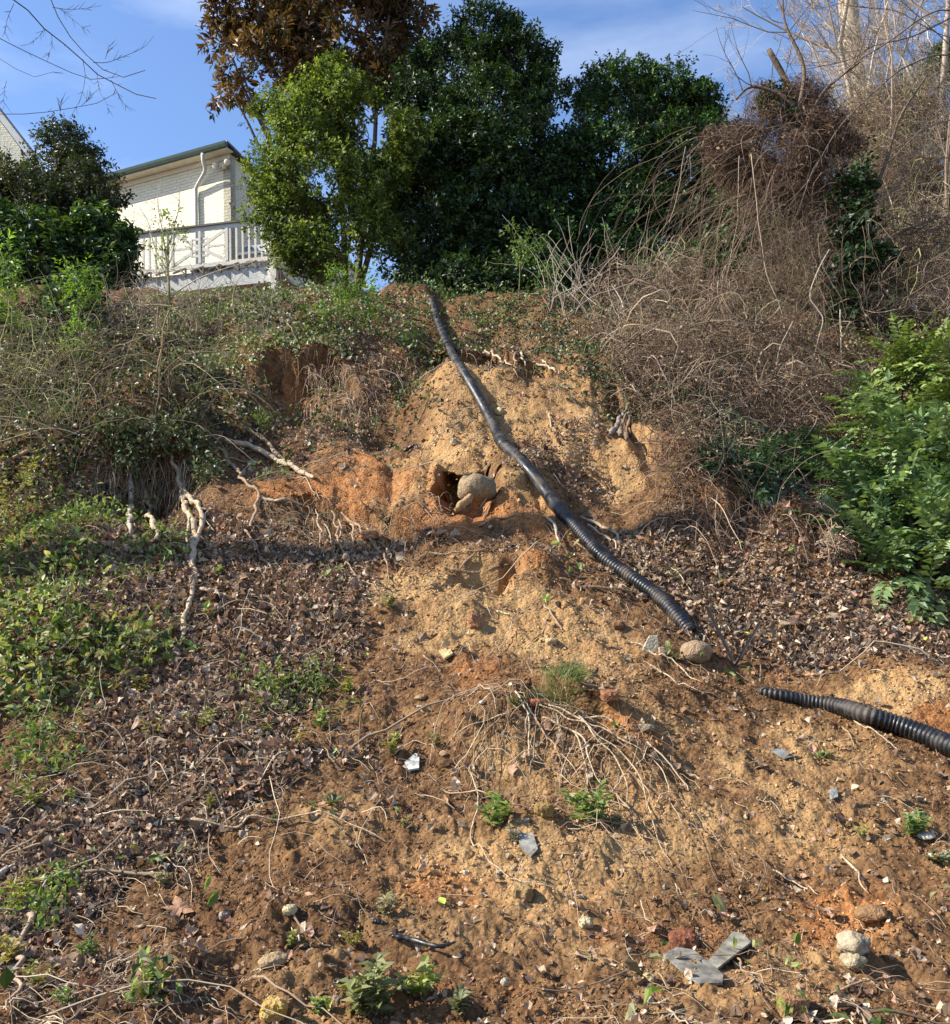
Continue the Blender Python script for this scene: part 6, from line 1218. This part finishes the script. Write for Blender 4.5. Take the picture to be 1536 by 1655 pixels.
sapling('bright privet sprout on the turf left of the pipe head', 548, 530, 10, 450, [(545, 450, 16), (560, 475, 20), (590, 470, 22), (575, 440, 16), (540, 500, 20), (600, 500, 16), (530, 520, 16), (520, 555, 18)], 120, [(.15, .28, .04), (.22, .36, .06)], 112, lsz=.055)
sapling('light green sprig at the edge of the sandy face', 660, 565, 10, 550, [(668, 548, 12), (655, 555, 12)], 24, [(.16, .3, .05), (.22, .38, .07)], 113)
sapling('young evergreen sprig standing before the dark hedge', 838, 480, 10, 390, [(835, 400, 14), (850, 385, 12), (828, 378, 10), (868, 395, 10), (840, 425, 12), (852, 410, 10)], 44, [(.16, .25, .07), (.22, .30, .1)], 114, lsz=.06)
sapling('grey-green sprig right of the young evergreen sprig', 885, 490, 10, 440, [(885, 440, 14), (905, 430, 12), (882, 465, 14)], 36, [(.08, .14, .06), (.14, .2, .09)], 115)
sapling('leafy green stem in the weeds at the left edge', 20, 560, 10, 440, [(10, 440, 22), (20, 480, 24), (0, 510, 24), (30, 530, 18), (5, 400, 16)], 110, [(.14, .26, .04), (.2, .32, .06)], 116, lsz=.06)
sapling('small green bush by the sandy bank under the thicket', 420, 700, 10, 690, [(430, 690, 14), (418, 685, 10)], 24, [(.12, .18, .05), (.16, .22, .08)], 117, lsz=.04)

# overhanging bare branches from a tree outside the left border
gb = np.array([-6.2, 6.08, float(H0(np.array([-6.2]), np.array([6.08]))[0])]); ot = empty('overhanging_tree', gb); tag(ot, 'bare tree outside the left border whose dark twigs hang across the sky', 'tree')
rs = np.random.RandomState(120)
Y0 = 8.0; 
tkp = smooth([gb-[0, 0, .2], gb+[.03, .02, 2.5], gb+[.02, .03, 5.], gb+[.0, .0, 7.5], gb+[.0, .1, 10.5]], 24); tubes(tkp[None], np.linspace(.14, .07, 24)[None], 10, (.22, .17, .13)).build('trunk', MAT['bark'], ot)  # trunk out of view, placed and shaped to throw a shadow band across the slope
out = [[], [], []]
for uv, r in [([(-420, -150), (-150, -90), (22, 0), (70, 45), (120, 85), (150, 115), (185, 135), (210, 148), (232, 158), (252, 160)], .011), ([(-420, -150), (-100, -160), (75, -10), (95, 30), (115, 62), (140, 90), (155, 102), (175, 118), (200, 125), (222, 122), (235, 113)], .009),
              ([(-420, -150), (-200, -60), (-20, 50), (20, 72), (60, 92), (100, 110), (135, 125), (165, 128), (180, 125)], .0075), ([(-420, -150), (-200, 60), (-20, 88), (10, 100), (40, 118), (62, 124), (85, 115)], .005), ([(-420, -150), (-260, 160), (-20, 184), (60, 182), (130, 173), (165, 165), (190, 150)], .0065),
              ([(150, 100), (175, 100), (210, 88), (235, 75), (250, 57)], .0035), ([(180, 130), (195, 158), (205, 172), (213, 180)], .003), ([(135, 95), (138, 125), (130, 160), (122, 175)], .003), ([(157, 115), (162, 145), (172, 165), (178, 183)], .002), ([(85, 12), (110, 15), (135, 13), (160, 9)], .003),
              ([(95, 12), (115, 28), (130, 40), (142, 47)], .0025), ([(22, 5), (12, 30), (8, 50), (2, 60)], .003), ([(72, 45), (60, 62), (42, 72)], .002), ([(84, 55), (84, 75), (78, 90)], .002), ([(170, 95), (174, 85), (178, 72)], .002), ([(12, 130), (8, 150), (8, 175)], .002), ([(98, 182), (98, 165)], .0015), ([(130, 172), (145, 155), (143, 138)], .0018)]:
    q = wob(smooth([(gb+[0, 0, 5.6] if (a, b) == (-420, -150) else P(float(a), float(b), Y0+.15*math.sin(a*.01))) for a, b in uv], 24), .012, 3, int(uv[-1][1])+3); out[0].append((q, np.linspace(r, r*.35, 24)))
    for k in range(8):
        i = rs.randint(8, 24) if r > .004 else rs.randint(3, 24); dd = nrm(q[i]-q[i-1]); ln = rs.uniform(.03, .12); s = rperp(dd[None], rs)[0]; w_ = np.array([q[i]+(dd*.8+s*.6)*ln*t+np.array([0, 0, .1])*ln*t*t for t in np.linspace(0, 1, 6)]); out[1].append((w_, np.linspace(.0022, .001, 6)))
m = MB()
for i in (0, 1): tubes(np.array([a for a, b in out[i]]), np.array([b for a, b in out[i]]), 5, (.09, .07, .06), m, cap=False)
m.build('branches', MAT['bark'], ot)
# far wood closing the view on the right
m, _ = tangle([(1330, 420, 80, 15), (1420, 420, 80, 15), (1500, 400, 90, 15.5), (1400, 300, 80, 17), (1480, 280, 80, 17), (1540, 330, 80, 17), (1380, 520, 70, 13.5), (1460, 520, 80, 13.5), (1540, 500, 80, 14), (1340, 350, 60, 16), (1420, 200, 60, 18), (1500, 180, 70, 18), (1250, 480, 60, 13.5), (1320, 500, 60, 13)], 3400, 14, .17, .0042, [(.19, .14, .10), (.28, .215, .155), (.12, .085, .065), (.20, .19, .09)], np.random.RandomState(130), pull=.2)
tag(m.build('background_brush', MAT['twig']), 'mass of bare grey-tan brush filling the wood behind the snag', 'brush', kind='stuff')

shrub('evergreen_bush', 'unseen evergreen bush added outside the left border to shade the lower left slope', (-5.6, 5.2, float(H0(np.array([-5.6]), np.array([5.2]))[0])), [(-900, 900, 140, 5.3), (-760, 820, 120, 5.4), (-950, 760, 120, 5.2), (-820, 1000, 120, 5.2)], 1300, 9, .09, GD, 140, tr=.03, ov=False)  # unseen bush, added only to cast shade onto the lower left slope

# reddish twig haze of the young trees behind the snag: thin upright shoots
def shoots(n, ua, ub, y0, y1, la, lb, seed, cols, rad):
    rs = np.random.RandomState(seed); y = rs.uniform(y0, y1, n); x = P(rs.uniform(ua, ub, n), np.full(n, 450.), y)[:, 0]; p = np.stack([x, y, H0(x, y)], -1); d = nrm(np.stack([.25*rs.randn(n), .2*rs.randn(n), np.ones(n)], -1)); L_ = rs.uniform(la, lb, n); out = [[], [], []]
    for k in range(n): grow(p[k], d[k], L_[k], rad, rs, 3, K=7, nb=(7, 12), spread=.6, shrink=.32, bend=.09, out=out, up=.03)
    return grow_mesh(out, S=(5, 3, 3), rs=rs, rmin=.0042, col=cols)
m = shoots(17, 1250, 1620, 15, 21, 4.5, 8.5, 150, (.27, .20, .15), .035)
tag(m.build('sapling_wood', MAT['twig']), 'screen of thin reddish-brown bare saplings behind the snag at the right', 'saplings', kind='stuff')

caneset('ledge_rootlets', 'fringe of dirty rootlets hanging under the left root ledge', 360, 150, 350, 735, 800, .15, .5, 160, [(.30, .21, .14), (.2, .14, .09), (.38, .3, .2)], lean=(.0, -.7, .1), gr=.35, rad=.0022)
caneset('gully_rootlets', 'thin roots trailing over the ledges beside the hole', 300, 420, 720, 800, 900, .12, .4, 161, [(.34, .25, .16), (.24, .17, .11), (.42, .32, .2)], lean=(.2, -.6, .2), gr=.3, rad=.0018)
caneset('crest_rootlets', 'roots and dry grass drooping from the top ledge by the pipe', 300, 560, 960, 500, 600, .12, .45, 162, [(.32, .24, .15), (.22, .16, .1), (.42, .34, .22)], lean=(.0, -.6, .2), gr=.3, rad=.0024)
